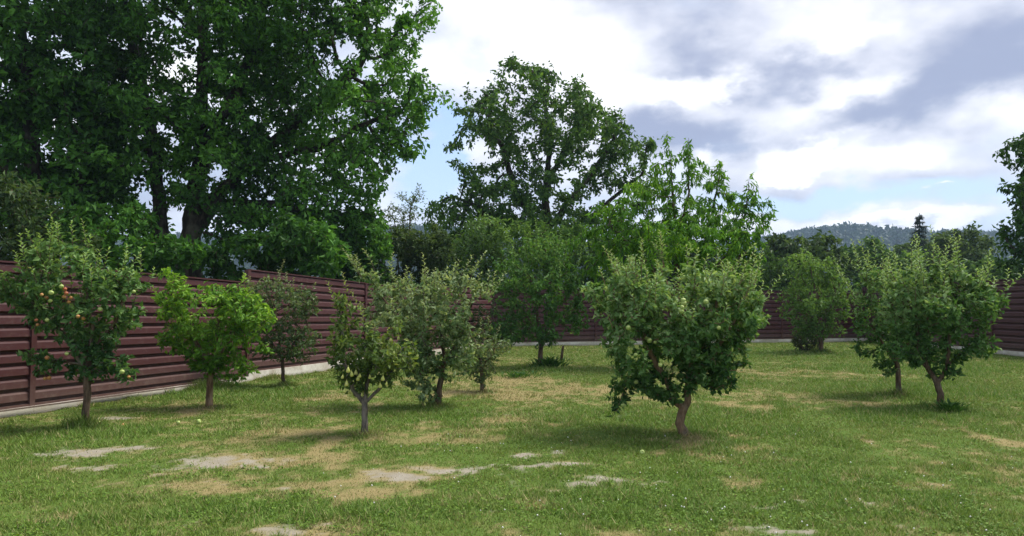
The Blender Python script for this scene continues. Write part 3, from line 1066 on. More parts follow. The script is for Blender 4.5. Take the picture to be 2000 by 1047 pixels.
tree('apple_tree', 'pale tipped apple tree with a low forked trunk, rightmost tree on the lawn', 'apple tree', D_[10],
     [[(1836, 797), (1836, 770), (1830, 748), (1812, 720), (1795, 680), (1790, 620)], [(1832, 750), (1850, 715), (1855, 650), (1880, 580)], [(1815, 722), (1780, 690), (1750, 670)], [(1850, 715), (1910, 660), (1935, 620)]],
     [(1830, 600, 95, 60, .7), (1900, 590, 45, 45, .5), (1770, 610, 60, 55, .5), (1840, 670, 75, 45, .5), (1890, 660, 45, 40, .4), (1780, 680, 50, 35, .4), (1850, 725, 32, 24, .3), (1925, 690, 30, 14, .25), (1940, 590, 22, 34, .3), (1820, 545, 80, 30, .5)],
     LM_MAIN, M_BARK, seed=111, dens=2.1, n_attr=1000, step=0.082, base_r=0.05, leaf=(0.08, 0.045), per=8, tint=(0.42, 0.18), top_tint=0.38,
     shoots=80, shoot_len=0.46, shoot_leaf=(0.095, 0.042), group=G_ORCH)

# cherry with long drooping leaves behind the bushy apple tree
tree('cherry_tree', 'tall bright green tree with long drooping leaves behind the bushy apple tree', 'cherry tree', 20.5,
     [[(1335, 717), (1330, 640), (1325, 560), (1318, 450), (1312, 340), (1303, 262)], [(1328, 600), (1370, 500), (1395, 400), (1408, 320)], [(1330, 590), (1420, 500), (1455, 420), (1464, 345)], [(1327, 580), (1250, 500), (1190, 440)], [(1328, 600), (1420, 540), (1480, 450)], [(1320, 470), (1345, 380), (1345, 270)]],
     [(1300, 480, 120, 70, 1.4), (1210, 440, 80, 65, 1.0), (1380, 470, 80, 70, 1.2), (1450, 450, 45, 50, .7), (1310, 360, 34, 60, .5), (1342, 320, 24, 50, .4), (1400, 380, 28, 55, .45), (1462, 390, 20, 40, .35), (1490, 415, 20, 35, .35),
      (1165, 470, 50, 40, .7), (1250, 385, 45, 40, .7), (1350, 420, 60, 50, .8), (1420, 520, 70, 50, .9), (1200, 520, 70, 45, .9), (1303, 275, 10, 22, .2), (1410, 330, 10, 25, .2), (1440, 400, 20, 30, .4), (1280, 330, 20, 40, .4), (1375, 350, 16, 40, .4), (1130, 500, 40, 36, .6), (1500, 430, 16, 26, .3)],
     LM_CHERRY, M_BARK, seed=112, n_attr=1500, dens=2.0, gap=.3, gs=1.2, step=0.15, base_r=0.11, leaf=(0.155, 0.044), per=9, tint=(0.42, 0.2), droop=1.0, up=0.3, group=None, top_tint=0.15, shell=0.35)

# ------------------------------------------------------------------ trees beyond the fence
G_BEY = 'trees beyond the fences'
tree('broadleaf_tree', 'huge dark broadleaf tree with several trunks towering behind the left fence', 'tree', 25,
     [[(372, 695), (372, 560), (372, 450), (392, 320), (396, 180), (398, 0), (390, -150)], [(372, 470), (420, 390), (500, 310), (600, 220), (700, 130)], [(374, 560), (318, 470), (310, 380), (300, 280), (265, 110), (235, -20)], [(395, 300), (470, 160), (520, 0)], [(500, 312), (620, 290), (740, 230)], [(420, 395), (540, 400), (650, 420)], [(304, 300), (220, 240), (130, 200)], [(318, 460), (240, 400), (150, 370)]],
     [(400, 60, 260, 150, 4.0), (620, 90, 190, 130, 3.6), (760, 60, 85, 80, 2.2), (775, 190, 85, 70, 2.2), (690, 240, 120, 90, 3.0), (700, 330, 70, 70, 2.2), (640, 420, 100, 70, 2.6), (560, 330, 110, 70, 2.6),
      (480, 220, 120, 90, 3.5), (330, 250, 130, 80, 3.6), (200, 150, 150, 120, 3.6), (120, 300, 120, 80, 3.0), (520, 450, 90, 60, 2.4), (240, 420, 90, 50, 2.4), (700, 470, 50, 60, 1.6), (430, 400, 60, 30, 3),
      (380, -150, 330, 160, 4.5), (640, -90, 180, 120, 3.5), (160, -60, 160, 130, 3.5), (800, 290, 36, 22, .9), (845, 190, 25, 30, .8), (830, 30, 30, 40, 1.0), (735, 390, 25, 40, .8),
      (300, 340, 90, 60, 3.0), (470, 330, 80, 60, 3.0), (420, 250, 80, 60, 3.0), (560, 420, 70, 40, 2.2), (190, 360, 70, 40, 2.2), (600, 500, 80, 40, 2.0)],
     LM_BIG, M_BARK_BIG, seed=201, n_attr=6500, dens=2.2, gap=0.22, gs=0.95, frill=4, step=0.36, base_r=0.42, tip_r=0.009, leaf=(0.165, 0.098), per=15, tint=(0.46, 0.22), top_tint=0.05, detail=False, droop=0.45, twig_r=0.055, flare=0.2, shell=0.4, lump=0.75, sides=6, group=G_BEY, kill=0.50, maxn=16000)

tree('broadleaf_tree', 'dark broadleaf tree at the left edge above the fence', 'tree', 23,
     [[(60, 704), (70, 560), (75, 430), (60, 250), (40, 60)], [(70, 520), (150, 380), (170, 280)], [(75, 420), (0, 300), (-60, 200)]],
     [(40, 120, 150, 140, 3.0), (0, 330, 130, 90, 2.4), (150, 330, 90, 80, 2.0), (-120, 220, 130, 140, 2.6), (60, -60, 170, 110, 3.0), (170, 210, 70, 70, 1.8), (100, 440, 90, 40, 1.8)],
     LM_BIG, M_BARK_BIG, seed=202, n_attr=2000, dens=2.0, gap=0.34, gs=0.55, step=0.36, base_r=0.32, tip_r=0.009, leaf=(0.20, 0.12), per=14, tint=(0.34, 0.2), top_tint=0.1, detail=False, droop=0.45, twig_r=0.05, flare=0.2, group=G_BEY, kill=0.50, lump=.5)

tree('walnut_tree', 'tall rounded tree with an open crown standing behind the far fence', 'tree', 40,
     [[(1075, 661), (1075, 560), (1070, 470), (1065, 380), (1075, 280), (1060, 180)], [(1070, 470), (1010, 380), (985, 300), (950, 220)], [(1070, 450), (1130, 370), (1190, 290), (1210, 240)], [(1072, 480), (990, 430), (900, 390)], [(1072, 470), (1160, 420), (1230, 360)], [(1068, 360), (1120, 260), (1130, 190)]],
     [(1040, 230, 140, 90, 3.8), (960, 270, 75, 80, 2.8), (1140, 270, 100, 90, 3.2), (1215, 310, 55, 70, 2.2), (980, 360, 90, 60, 3.0), (1090, 370, 120, 70, 3.4), (1180, 400, 90, 60, 2.8), (920, 390, 50, 36, 1.6), (980, 145, 50, 26, 1.6),
      (1040, 150, 50, 26, 1.6), (1140, 170, 26, 18, .9), (890, 400, 40, 30, 1.2), (905, 200, 25, 35, .9), (1250, 290, 20, 34, 1.0), (1000, 430, 110, 40, 3), (1240, 360, 40, 50, 1.6), (880, 320, 22, 16, .7), (910, 310, 20, 20, .8), (940, 440, 90, 50, 2.4), (1080, 440, 130, 55, 3.0), (1190, 450, 90, 50, 2.6), (870, 430, 50, 40, 1.6), (1010, 400, 100, 50, 2.8)],
     LM_BIG2, M_BARK_BIG, seed=203, n_attr=3000, dens=1.35, gap=0.45, gs=0.8, frill=6, step=0.42, base_r=0.34, tip_r=0.012, leaf=(0.21, 0.12), per=16, tint=(0.52, 0.22), top_tint=0.1, detail=False, droop=0.45, twig_r=0.05, flare=0.2, shell=.35, group=G_BEY, kill=0.62, lump=.4)

tree('walnut_tree', 'dark walnut tree reaching in at the right edge above the fence', 'tree', 27,
     [[(2090, 690), (2085, 560), (2080, 430), (2070, 320), (2060, 260)], [(2085, 520), (2020, 500), (1985, 490)], [(2080, 400), (2010, 370), (1970, 360)], [(2075, 330), (2010, 290), (1970, 280)]],
     [(2030, 290, 75, 50, 1.8), (1990, 270, 32, 32, .8), (2010, 370, 42, 34, 1.2), (2060, 420, 60, 60, 1.8), (2000, 435, 34, 24, .9), (2010, 510, 60, 42, 1.5), (2090, 350, 70, 110, 2.2), (2100, 500, 70, 80, 2.2)],
     LM_BIG2, M_BARK_BIG, seed=204, n_attr=1100, step=0.30, base_r=0.24, tip_r=0.009, leaf=(0.19, 0.105), per=13, tint=(0.22, 0.18), top_tint=0.1, detail=False, droop=0.5, twig_r=0.045, flare=0.2, group=G_BEY, kill=0.42)

G_SHRUB = 'bushes behind the fences'


def shrub(label, Y, px, blobs, mat, seed, leaf, n=450, step=0.2, per=9, tint=(0.35, 0.2), shoots=0, inner=False, cat='bush', name='bush', group=G_SHRUB, lump=.45, droop=.2, shell=.4, detail=False):
    py = 600 + EYE * F / Y
    b0 = blobs[0]
    limbs = [[(px, py), (b0[0], b0[1] + b0[3] * .3)]]
    for b in blobs[1:4]:
        limbs.append([(px, py - 6), (b[0] * .6 + px * .4, b[1] + b[3] * .8), (b[0], b[1])])
    return tree(name, label, cat, Y, limbs, blobs, mat, M_BARK, seed=seed, n_attr=n, step=step, base_r=0.05, tip_r=0.006, leaf=leaf, per=per, tint=tint, detail=detail, group=group,
                trunk_name='stem', crown_name='foliage', twig_r=0.04, flare=0.1, lump=lump, droop=droop, shell=shell, shoots=shoots, shoot_len=0.6, shoot_leaf=leaf)


shrub('dark bush behind the left fence at the photo edge', 17.5, 40, [(40, 430, 110, 80, 1.2), (90, 490, 90, 60, 1.0), (-40, 470, 90, 80, 1.0), (60, 560, 120, 80, 1.0)], LM_FARD, 301, (0.13, 0.075), 900, .19, 11, (0.40, .2))
shrub('leafy green bush behind the fence, left of the fence step', 20, 255, [(225, 470, 80, 40, 1.3), (160, 450, 60, 50, 1.1), (270, 430, 30, 30, .7), (330, 495, 80, 36, 1.2), (255, 545, 130, 60, 1.2)], LM_BIG, 302, (0.16, 0.095), 800, .2, 11, (0.30, .2))
shrub('leafy green bush behind the fence, right above the fence step', 21.5, 500, [(510, 490, 70, 40, 1.3), (430, 510, 70, 30, 1.1), (590, 470, 70, 50, 1.2), (550, 440, 30, 40, .8), (640, 500, 50, 40, 1.0), (500, 560, 130, 50, 1.2)], LM_BIG, 303, (0.17, 0.10), 800, .2, 11, (0.30, .2))
shrub('dark green bush hugging the right foot of the huge tree', 25.5, 680, [(680, 470, 70, 70, 1.4), (620, 480, 60, 60, 1.3), (730, 480, 40, 60, 1.0), (690, 570, 100, 50, 1.4)], LM_BIG, 304, (0.17, 0.10), 800, .22, 11, (0.26, .2))
shrub('dark olive bush behind the fence, below the wispy sapling', 29, 790, [(790, 485, 62, 42, 1.3), (740, 515, 45, 55, 1.1), (845, 490, 40, 50, 1.1), (790, 575, 90, 45, 1.3)], LM_FARD, 305, (0.14, 0.08), 1300, .2, 13, (0.5, .2))
shrub('wispy feathery sapling against the sky between the two big trees', 29.5, 785, [(790, 405, 36, 50, .7), (770, 430, 30, 40, .6), (815, 380, 18, 24, .4), (785, 470, 45, 40, .8)], LM_GREY, 306, (0.10, 0.04), 300, .2, 9, (0.5, .2), name='sapling', cat='sapling')
shrub('light green thicket bush behind the far corner of the fence', 34, 900, [(890, 485, 60, 42, 1.6), (850, 500, 50, 44, 1.3), (940, 470, 50, 56, 1.5), (900, 570, 100, 60, 1.6)], LM_WILLOW, 307, (0.18, 0.06), 900, .26, 11, (0.38, .2))
shrub('yellowish green bush below the tall rounded tree', 34.5, 985, [(975, 480, 60, 60, 1.6), (1020, 470, 50, 50, 1.5), (940, 520, 50, 50, 1.3), (1000, 570, 90, 60, 1.6)], LM_WILLOW, 308, (0.18, 0.08), 900, .26, 11, (0.46, .2))
shrub('mid green bush behind the upright tree by the stake', 35, 1105, [(1110, 490, 70, 60, 1.6), (1060, 480, 45, 50, 1.4), (1160, 510, 60, 50, 1.4), (1110, 580, 110, 60, 1.6)], LM_BIG2, 309, (0.18, 0.10), 900, .26, 11, (0.36, .2))
shrub('dark bush under the left fence end, filling the far corner', 29.3, 955, [(950, 625, 34, 38, .8), (985, 640, 36, 30, .7), (930, 640, 25, 30, .6)], LM_FARD, 310, (0.11, 0.05), 380, .17, 11, (0.25, .15), group='bushes inside the fence')
shrub('dark dry looking bush at the foot of the far fence on the right', 27.6, 1578, [(1575, 660, 26, 24, .5), (1560, 668, 18, 18, .4), (1592, 664, 16, 20, .4)], LM_BROWN, 311, (0.09, 0.04), 260, .13, 11, (0.28, .15), group='bushes inside the fence')
shrub('dense green bush behind the far fence, right of the cherry', 40, 1480, [(1480, 530, 60, 50, 1.6), (1440, 540, 50, 50, 1.4), (1520, 545, 50, 45, 1.4), (1480, 590, 100, 40, 1.6)], LM_FAR, 312, (0.2, 0.1), 700, .3, 11, (0.36, .2))

G_FAR = 'trees far behind the orchard'


def far_tree(label, Y, px, top, blobs, mat, seed, leaf, n=500, step=0.5, per=11, tint=(0.35, 0.2)):
    py = 600 + EYE * F / Y
    b0 = blobs[0]
    limbs = [[(px, py), (px + 2, (py + b0[1]) / 2), (b0[0], b0[1])]]
    for b in blobs[1:4]:
        limbs.append([(px, (py + b0[1]) / 2), (b[0], b[1])])
    tree('broadleaf_tree', label, 'tree', Y, limbs, blobs, mat, M_BARK_BIG, seed=seed, n_attr=n, step=step, base_r=0.2, tip_r=0.012, leaf=leaf, per=per, tint=tint, detail=False, group=G_FAR,
         twig_r=0.1, flare=0.1, lump=.6, shell=.5, gap=.42, gs=0.5, kill=step * 1.5, sides=5, droop=.3)


far_tree('dark glossy tree between the cherry and the hill', 48, 1565, 455, [(1560, 500, 55, 45, 2.2), (1600, 490, 40, 36, 1.8), (1530, 520, 36, 40, 1.6), (1565, 555, 80, 40, 2.2), (1640, 520, 40, 40, 1.6)], LM_FARD, 401, (0.34, 0.19), 800, .42, 12, (0.45, .25))
far_tree('green tree below the middle of the hill', 62, 1690, 460, [(1690, 500, 36, 38, 2.2), (1660, 510, 34, 36, 1.8), (1720, 510, 30, 36, 1.8), (1690, 550, 70, 40, 2.4)], LM_FAR, 402, (0.40, 0.22), 600, .5, 12)
far_tree('pale green rounded tree left of the spruce', 66, 1770, 475, [(1770, 520, 45, 36, 2.4), (1735, 530, 36, 34, 2), (1810, 525, 40, 40, 2.2), (1770, 560, 80, 36, 2.4)], LM_WILLOW, 403, (0.34, 0.18), 800, .46, 13, (0.3, .2))
far_tree('broad olive green tree right of the spruce', 60, 1870, 435, [(1870, 490, 50, 46, 2.6), (1850, 470, 34, 26, 1.8), (1905, 500, 36, 40, 2.0), (1860, 540, 80, 50, 2.4), (1890, 465, 26, 24, 1.5)], LM_FARD, 404, (0.32, 0.17), 1000, .44, 13, (0.55, .2))
far_tree('green tree in front of the right fence end of the hill', 55, 1935, 490, [(1940, 540, 45, 40, 2.2), (1905, 550, 36, 40, 2), (1975, 540, 40, 40, 2)], LM_FAR, 405, (0.36, 0.2), 600, .46, 12)
far_tree('low dark tree beside the foot of the spruce', 75, 1800, 470, [(1800, 485, 36, 22, 2.0), (1765, 495, 25, 20, 1.6), (1835, 480, 25, 22, 1.6)], LM_FARD, 406, (0.4, 0.22), 450, .5, 12, (0.5, .2))
far_tree('hazy green tree behind the dark glossy tree', 85, 1505, 480, [(1500, 520, 45, 30, 2.6), (1460, 530, 36, 30, 2.4), (1545, 525, 36, 30, 2.4)], LM_FAR, 407, (0.45, 0.25), 500, .6, 12)
far_tree('distant green tree seen between the two big trees', 90, 860, 450, [(860, 490, 50, 28, 2.8), (820, 500, 40, 28, 2.6), (905, 490, 36, 30, 2.4)], LM_FAR, 408, (0.5, 0.26), 500, .65, 12)
far_tree('tree filling the view between the walnut and the cherry', 55, 1270, 440, [(1270, 500, 80, 50, 3), (1190, 510, 60, 45, 2.6), (1350, 510, 60, 45, 2.6), (1270, 550, 120, 40, 3)], LM_FARD, 409, (0.36, 0.2), 800, .5, 12)


def spruce():
    r = np.random.default_rng(55)
    Y = 72.0
    base = at(1795, 600 + EYE * F / Y, Y); top = at(1796, 416, Y)
    H = top[2]
    root = thing('spruce_tree', (base[0], Y, 0), 'dark pointed spruce rising above the far trees in front of the hill', 'spruce', G_FAR)
    n = 14
    P = np.stack((np.linspace(base[0], top[0], n), np.full(n, Y), np.linspace(-0.1, H, n)), 1)
    par = np.arange(n) - 1
    rad = np.linspace(0.2, 0.02, n)
    Pl = [P]; pl = list(par); rl = list(rad)
    pos, D, N, L, Wd = [], [], [], [], []
    idx = n
    for z in np.arange(H * 0.28, H * 0.995, 0.42):
        reach = (H - z) * 0.27 + 0.10
        for b in range(8):
            a = r.random() * 6.283
            rr = reach * (0.55 + 0.6 * r.random())
            out = np.array((math.cos(a), math.sin(a), 0))
            p0 = np.array((np.interp(z, P[:, 2], P[:, 0]), Y, z))
            m = 5
            s = np.linspace(0.2, 1, m)
            pts = p0 + out * rr * s[:, None] + np.array((0, 0, 1.0)) * (rr * (-0.75 * s + 0.55 * s ** 2))[:, None]
            Pl.append(pts)
            pr = int(np.clip(np.searchsorted(P[:, 2], z), 1, n - 1))
            for j in range(m):
                pl.append(pr if j == 0 else idx - 1); rl.append(0.02 * (1 - 0.8 * s[j])); idx += 1
            for j in range(m):
                for q in range(6):
                    pos.append(pts[j] + r.normal(size=3) * np.array((0.07, 0.07, 0.04)))
                    D.append(out * 0.8 + r.normal(size=3) * 0.6 + np.array((0, 0, -0.25)))
                    N.append(np.array((0, 0, 1)) + r.normal(size=3) * 0.4)
                    k = 0.5 + 0.6 * r.random()
                    L.append(0.34 * k); Wd.append(0.10 * k)
    Pt = np.concatenate(Pl); pt = np.array(pl); rt = np.array(rl)
    V, Fc = tubes(Pt, pt, rt, None, 5)
    link('trunk', mesh_np('trunk', V, Fc.reshape(-1), 4, M_BARK_BIG, None, True), root)
    T = np.clip(0.4 + r.normal(size=len(pos)) * 0.25, 0, 1)
    link('crown', leaves_mesh('crown', np.array(pos), np.array(D), np.array(N), np.array(L), np.array(Wd), T, LM_SPRUCE, False), root)


spruce()

# ------------------------------------------------------------------ hills and the woods on them
def hills():
    HY = 900.0
    ridge = [(-1400, 500), (-600, 470), (0, 480), (500, 462), (750, 452), (830, 440), (900, 447), (1000, 470), (1250, 480), (1440, 476), (1500, 462), (1540, 452), (1590, 445), (1640, 449), (1690, 458), (1750, 456), (1800, 461), (1870, 466), (1930, 464), (2000, 470), (2300, 455), (3000, 480), (3600, 500)]
    rx = np.array([(p[0] - 1000) / F * HY for p in ridge])
    rz = np.array([at(1000, p[1] + 6, HY)[2] for p in ridge])
    xs = np.linspace(-1500, 1600, 190)
    ys = np.linspace(330, 1500, 90)
    X, Y = np.meshgrid(xs, ys)
    h = np.interp(X, rx, rz)
    prof = np.where(Y < HY, sstep(Y, 330, HY) ** 0.9, 1 - 0.7 * sstep(Y, HY, 1500))
    Z = h * prof * (0.92 + 0.16 * (fbm(X / 160, Y / 160, 71, 4) - 0.5) * np.where(abs(Y - HY) < 80, .3, 1)) - 0.6
    nx = len(xs)
    i = np.arange(len(ys) - 1)[:, None] * nx + np.arange(nx - 1)[None, :]
    fi = np.stack((i, i + 1, i + nx + 1, i + nx), -1)
    m, k = new_mat('hill_soil')
    g = k.n('ShaderNodeNewGeometry')
    f, _ = k.noise(g.outputs['Position'], 0.05, 6, 0.6)
    finish(k, principled(k, k.mix(f, (0.02, 0.045, 0.014), (0.05, 0.085, 0.025)), 0.95, 0.1).outputs[0])
    tag(link('hills', mesh_np('hills', np.stack((X.ravel(), Y.ravel(), Z.ravel()), -1), fi.reshape(-1), 4, m, None, True)), kind='structure')
    # wood: crowns of leaf clumps over the slopes that face the orchard
    r = np.random.default_rng(77)
    n = 7500
    Yt = 340 + 580 * r.random(n) ** 0.55
    Xt = (r.random(n) - 0.42) * 1.6 * Yt
    nb = 700                                     # trees along the skyline
    Yt[:nb] = HY - 25 + 40 * r.random(nb); Xt[:nb] = np.linspace(-700, 720, nb) + r.normal(size=nb) * 2
    ok = (Xt > -1450) & (Xt < 1550)
    Xt, Yt = Xt[ok], Yt[ok]
    gx = np.clip((Xt - xs[0]) / (xs[1] - xs[0]), 0, nx - 1.001); gy = np.clip((Yt - ys[0]) / (ys[1] - ys[0]), 0, len(ys) - 1.001)
    ix, iy = gx.astype(int), gy.astype(int)
    fx, fy = gx - ix, gy - iy
    Zt = (Z[iy, ix] * (1 - fx) + Z[iy, ix + 1] * fx) * (1 - fy) + (Z[iy + 1, ix] * (1 - fx) + Z[iy + 1, ix + 1] * fx) * fy
    n = len(Xt)
    per = 26
    size = 2.6 + 3.4 * r.random(n)
    d = unit(r.normal(size=(n, per, 3)))
    d[..., 2] = np.abs(d[..., 2]) * 1.2
    pos = np.stack((Xt, Yt, Zt + size * 0.5), -1)[:, None] + d * (size[:, None, None] * (0.7 + 0.4 * r.random((n, per, 1))))
    pos = pos.reshape(-1, 3)
    m_ = len(pos)
    D = unit(r.normal(size=(m_, 3)) + d.reshape(-1, 3) * 0.3)
    N = unit(d.reshape(-1, 3) + r.normal(size=(m_, 3)) * 0.35)
    L = np.repeat(size, per) * 0.85; Wd = L * 0.75
    T = np.clip(0.4 + np.repeat(r.normal(size=n) * 0.22, per) + r.normal(size=m_) * 0.12, 0, 1)
    me = leaves_mesh('woodland', pos, D, N, L, Wd, T, LM_WOOD, False, 0.1, 0.1)
    tag(link('woodland', me), 'green wooded slopes of the distant hills', 'woodland', kind='stuff')


hills()

# ------------------------------------------------------------------ lawn grass
def grass_mat():
    m, k = new_mat('grass_blade')
    a = k.n('ShaderNodeAttribute', attribute_name='lawn')
    sc = k.n('ShaderNodeSeparateColor')
    k.l(a.outputs['Color'], sc.inputs[0])
    dry, rnd, lush = sc.outputs
    g = k.mix(rnd, (0.090, 0.143, 0.018), (0.215, 0.290, 0.047))
    g = k.mix(k.m('MULTIPLY', lush, 0.7), g, k.mix(rnd, (0.060, 0.143, 0.013), (0.148, 0.286, 0.034)))
    dc = k.mix(rnd, (0.24, 0.19, 0.075), (0.50, 0.42, 0.20))
    c = k.mix(dry, g, dc)
    p = principled(k, c, 0.6, 0.25)
    t = k.n('ShaderNodeBsdfTranslucent')
    k.l(c, t.inputs[0])
    mx = k.n('ShaderNodeMixShader')
    mx.inputs[0].default_value = 0.3
    k.l(p.outputs[0], mx.inputs[1]); k.l(t.outputs[0], mx.inputs[2])
    finish(k, mx.outputs[0])
    return m


M_GRASS = grass_mat()


def grass():
    r = np.random.default_rng(99)
    N0 = 900000
    # distance with density falling off
    u = r.random(N0)
    lo, hi = 4.2, 36.5
    e = 0.55
    Y = (lo ** e + u * (hi ** e - lo ** e)) ** (1 / e)
    X = (r.random(N0) * 2 - 1) * (0.70 * Y + 1.2)
    ok = inside(X, Y, 0.12)
    X, Y = X[ok], Y[ok]
    # extra tufts: along the left footing and round the trunks
    ex, ey, eh = [], [], []
    t = r.random(26000)
    ty = 7.5 + 14 * t ** 0.8
    off = 0.12 + np.abs(r.normal(size=len(t))) * 0.14
    clump = fbm(ty * 2.2, ty * 0 + 3, 91, 3)
    kp = r.random(len(t)) < sstep(clump, 0.35, 0.62)
    ex.append((fence_x(ty) + off * nl[0])[kp]); ey.append((ty + off * nl[1])[kp]); eh.append((1.0 + 2.2 * clump)[kp])
    for ci, c in enumerate(TRUNK_XY):
        m = 1100 if ci != 7 else 250
        rr = np.abs(r.normal(size=m)) * 0.17; a = r.random(m) * 6.283
        ex.append(c[0] + rr * np.cos(a)); ey.append(c[1] + rr * np.sin(a)); eh.append(np.full(m, 2.0) * (0.5 + r.random(m)))
    nx_ = len(X)
    X = np.concatenate([X] + ex); Y = np.concatenate([Y] + ey)
    hm = np.concatenate([np.ones(nx_)] + eh)
    dry, bare, lush = lawn(X, Y)
    dens = (1 - 0.90 * sstep(bare, 0.0, 0.75)) * (1 - 0.45 * dry) * (0.55 + 0.45 * sstep(fbm(X * 7, Y * 7, 51, 2), 0.25, 0.6))
    k = r.random(len(X)) < dens
    X, Y, dry, lush, hm, bare = X[k], Y[k], dry[k], lush[k], hm[k], bare[k]
    n = len(X)
    Z = ground_z(X, Y)
    tuft = sstep(fbm(X * 3.2, Y * 3.2, 57, 4, 0.65), 0.25, 0.8)
    h = (0.022 + 0.028 * r.random(n)) * (0.55 + 0.8 * lush) * (1 - 0.35 * dry) * hm * (0.60 + 0.75 * tuft) * (1 + 0.015 * Y)
    w = (0.0042 + 0.0018 * r.random(n)) * np.maximum(1, Y / 7.0) ** 0.9
    a = r.random(n) * 6.283
    lean = (0.45 + 0.75 * r.random(n)) * h
    la = a + 1.57 + r.normal(size=n) * 0.7
    dx, dy = np.cos(a) * w, np.sin(a) * w
    B1 = np.stack((X - dx, Y - dy, Z - 0.004), -1); B2 = np.stack((X + dx, Y + dy, Z - 0.004), -1)
    Tp = np.stack((X + np.cos(la) * lean, Y + np.sin(la) * lean, Z + h), -1)
    V = np.stack((B1, B2, Tp), 1).reshape(-1, 3)
    drb = np.clip(np.where(r.random(n) < 0.10 + 0.75 * dry, 0.55 + 0.45 * r.random(n), 0.25 * dry + 0.12 * r.random(n)), 0, 1)
    C = np.stack((drb, r.random(n), lush, np.ones(n)), -1)
    me = mesh_np('lawn_grass', V, np.arange(3 * n), 3, M_GRASS, {'lawn': ('FLOAT_COLOR', np.repeat(C, 3, 0))})
    tag(link('lawn_grass', me), 'short mown grass of the orchard lawn with dry patches', 'grass', kind='stuff')
    # broad little leaves of clover and weeds in the lusher foreground
    n = 75000
    u = r.random(n)
    Y = 4.4 + 9.5 * u ** 1.3
    X = (r.random(n) * 2 - 1) * (0.70 * Y + 1.0)
    dry, bare, lush = lawn(X, Y)
    cl = fbm(X * 2.6, Y * 2.6, 81, 4, 0.6)
    k = inside(X, Y, 0.1) & (r.random(n) < sstep(cl + 0.3 * lush - 0.4 * bare - 0.25 * dry, 0.46, 0.72))
    X, Y = X[k], Y[k]
    n = len(X)
    P = np.stack((X, Y, ground_z(X, Y) + 0.012 + 0.03 * r.random(n)), -1)
    D = unit(np.stack((r.normal(size=n), r.normal(size=n), 0.25 * r.normal(size=n) + 0.15), -1))
    N = unit(np.array((0, 0, 1.0)) + r.normal(size=(n, 3)) * 0.2)
    L = 0.016 + 0.018 * r.random(n)
    me = leaves_mesh('clover', P, D, N, L, L * 0.75, np.clip(0.5 + r.normal(size=n) * 0.22, 0, 1), LM_CLOVER, False, 0.1, 0.1)
    tag(link('clover', me), 'small round clover and weed leaves among the grass', 'clover', kind='stuff')
    # white clover heads
    n = 170
    Y = 4.8 + 5.0 * r.random(n) ** 1.2
    X = (r.random(n) * 1.5 - 0.45) * 0.68 * Y
    k = fbm(X * 1.1, Y * 1.1, 87, 3) > 0.42
    X, Y = X[k], Y[k]
    V = []; Fc = []
    oc = [(1, 0, 0), (0, 1, 0), (-1, 0, 0), (0, -1, 0), (0, 0, 1), (0, 0, -1)]
    of = [(0, 1, 4), (1, 2, 4), (2, 3, 4), (3, 0, 4), (1, 0, 5), (2, 1, 5), (3, 2, 5), (0, 3, 5)]
    for x, y in zip(X, Y):
        s = 0.005 + 0.004 * r.random(); z = 0.05 + 0.03 * r.random(); b = len(V)
        V += [(x + p[0] * s, y + p[1] * s, z + p[2] * s) for p in oc]
        Fc += [tuple(b + q for q in f) for f in of]
    me = mesh_np('clover_flowers', V, np.array(Fc).reshape(-1), 3, M_WHITE, None, True)
    tag(link('clover_flowers', me), 'tiny white clover flowers dotting the foreground grass', 'flowers', kind='stuff')


LM_CLOVER = leaf_mat('leaf_clover', (0.045, 0.100, 0.009), (0.105, 0.195, 0.020), (0.20, 0.30, 0.045), 0.3)
m_w, kw = new_mat('petal_white')
tcw = kw.n('ShaderNodeTexCoord')
fw, _ = kw.noise(tcw.outputs['Object'], 40, 3)
finish(kw, principled(kw, kw.mix(fw, (0.55, 0.53, 0.46), (0.78, 0.77, 0.72)), 0.8, 0.2).outputs[0])
M_WHITE = m_w
grass()

# ------------------------------------------------------------------ small things on the lawn
def windfall(px, py, me, label, sc=1.0):
    g = ground_pt(px, py)
    o = link('apple', me)
    o.location = (g[0], g[1], ground_z(np.array([g[0]]), np.array([g[1]]))[0] + 0.034 * sc)
    o.rotation_euler = (1.1, 0.4, px * 0.1)
    o.scale = (sc, sc, sc)
    tag(o, label, 'apple', 'windfall apples in the grass')


windfall(388, 827, A_GR, 'fallen yellow green apple in the grass right of the red apple tree')
windfall(348, 829, A_GR, 'fallen apple in the grass just left of another windfall', 0.8)
windfall(192, 829, A_GR, 'fallen apple close to the trunk of the red apple tree', 0.8)
windfall(240, 834, A_OR, 'fallen apple below the right side of the red apple tree', 0.7)
m_y = FM_GREEN
windfall(1254, 888, A_GR, 'pale fallen apple lying in front of the bushy apple tree', 0.85)
windfall(1880, 797, A_GR, 'fallen apple right of the rightmost tree', 0.8)

# stake
g = ground_pt(1096, 704)
st = thing('wooden_stake', (g[0], g[1], 0), 'short dark wooden stake leaning in the grass beside the upright tree', 'stake')
Ps = np.array([(g[0], g[1], -0.08), (g[0] + .02, g[1], 0.16), (g[0] + .05, g[1], 0.36), (g[0] + 0.065, g[1], 0.44)])
V, Fc = tubes(Ps, np.array((-1, 0, 1, 2)), np.array((0.045, 0.042, 0.036, 0.04)), None, 6)
Fc = [tuple(f) for f in Fc]
cnt = [4] * len(Fc) + [6]
fl_ = [i for f in Fc for i in f] + list(range(18, 24))
link('post', mesh_np('post', V, fl_, cnt, M_BARK, None, False), st)


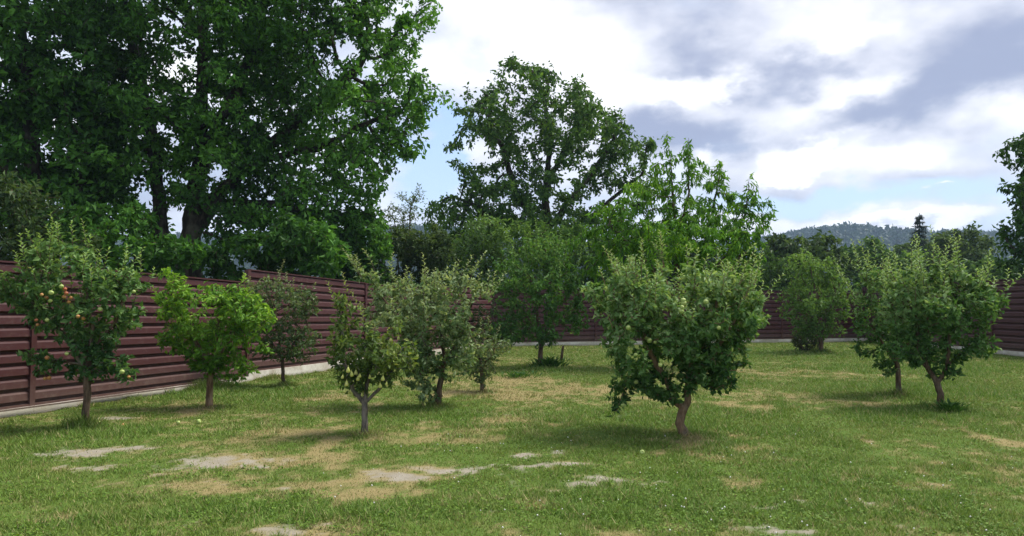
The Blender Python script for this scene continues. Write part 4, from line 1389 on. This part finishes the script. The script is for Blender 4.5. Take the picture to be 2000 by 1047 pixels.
def grass_tuft(px, py, label, n, rad, h, seed):
    r = np.random.default_rng(seed)
    g = ground_pt(px, py)
    a = r.random(n) * 6.283; rr = np.abs(r.normal(size=n)) * rad * 0.5
    P = np.stack((g[0] + rr * np.cos(a), g[1] + rr * np.sin(a), np.abs(r.normal(size=n)) * h * 0.35), -1)
    D = np.stack((np.cos(a) * 0.6, np.sin(a) * 0.6, 0.6 + 0.6 * r.random(n)), -1)
    N = np.stack((-np.cos(a), -np.sin(a), np.full(n, 0.6)), -1) + r.normal(size=(n, 3)) * 0.3
    L = h * (0.5 + 0.6 * r.random(n))
    me = leaves_mesh('weed_tuft', P, D, N, L, L * 0.28, np.clip(0.2 + r.normal(size=n) * 0.2, 0, 1), LM_DEEP, True)
    o = link('weed_tuft', me)
    tag(o, label, 'weeds', kind='stuff')


grass_tuft(1072, 718, 'dark leafy weed tuft at the foot of the upright tree by the stake', 500, 0.42, 0.20, 1)
grass_tuft(1010, 738, 'low weed patch in the grass left of the upright tree', 260, 0.5, 0.12, 2)
grass_tuft(1855, 806, 'leafy weed tuft right of the trunk of the rightmost tree', 260, 0.22, 0.13, 3)

# ------------------------------------------------------------------ air
def haze():
    x0, x1, y0, y1, z0, z1 = -2950, 2950, -700, 2950, -2.0, 170.0
    V = [(x, y, z) for z in (z0, z1) for y in (y0, y1) for x in (x0, x1)]
    Fc = [(0, 2, 3, 1), (4, 5, 7, 6), (0, 1, 5, 4), (2, 6, 7, 3), (0, 4, 6, 2), (1, 3, 7, 5)]
    m = bpy.data.materials.new('air')
    m.use_nodes = True
    k = NT(m.node_tree)
    pv = k.n('ShaderNodeVolumePrincipled')
    pv.inputs['Color'].default_value = (0.55, 0.75, 1.0, 1)
    pv.inputs['Density'].default_value = 0.00032
    pv.inputs['Anisotropy'].default_value = 0.0
    o = k.n('ShaderNodeOutputMaterial')
    k.l(pv.outputs[0], o.inputs['Volume'])
    ob = link('haze', mesh_np('haze', V, np.array(Fc).reshape(-1), 4, m))
    tag(ob, kind='stuff')


haze()
for s in STATS:
    print('TREE', s)
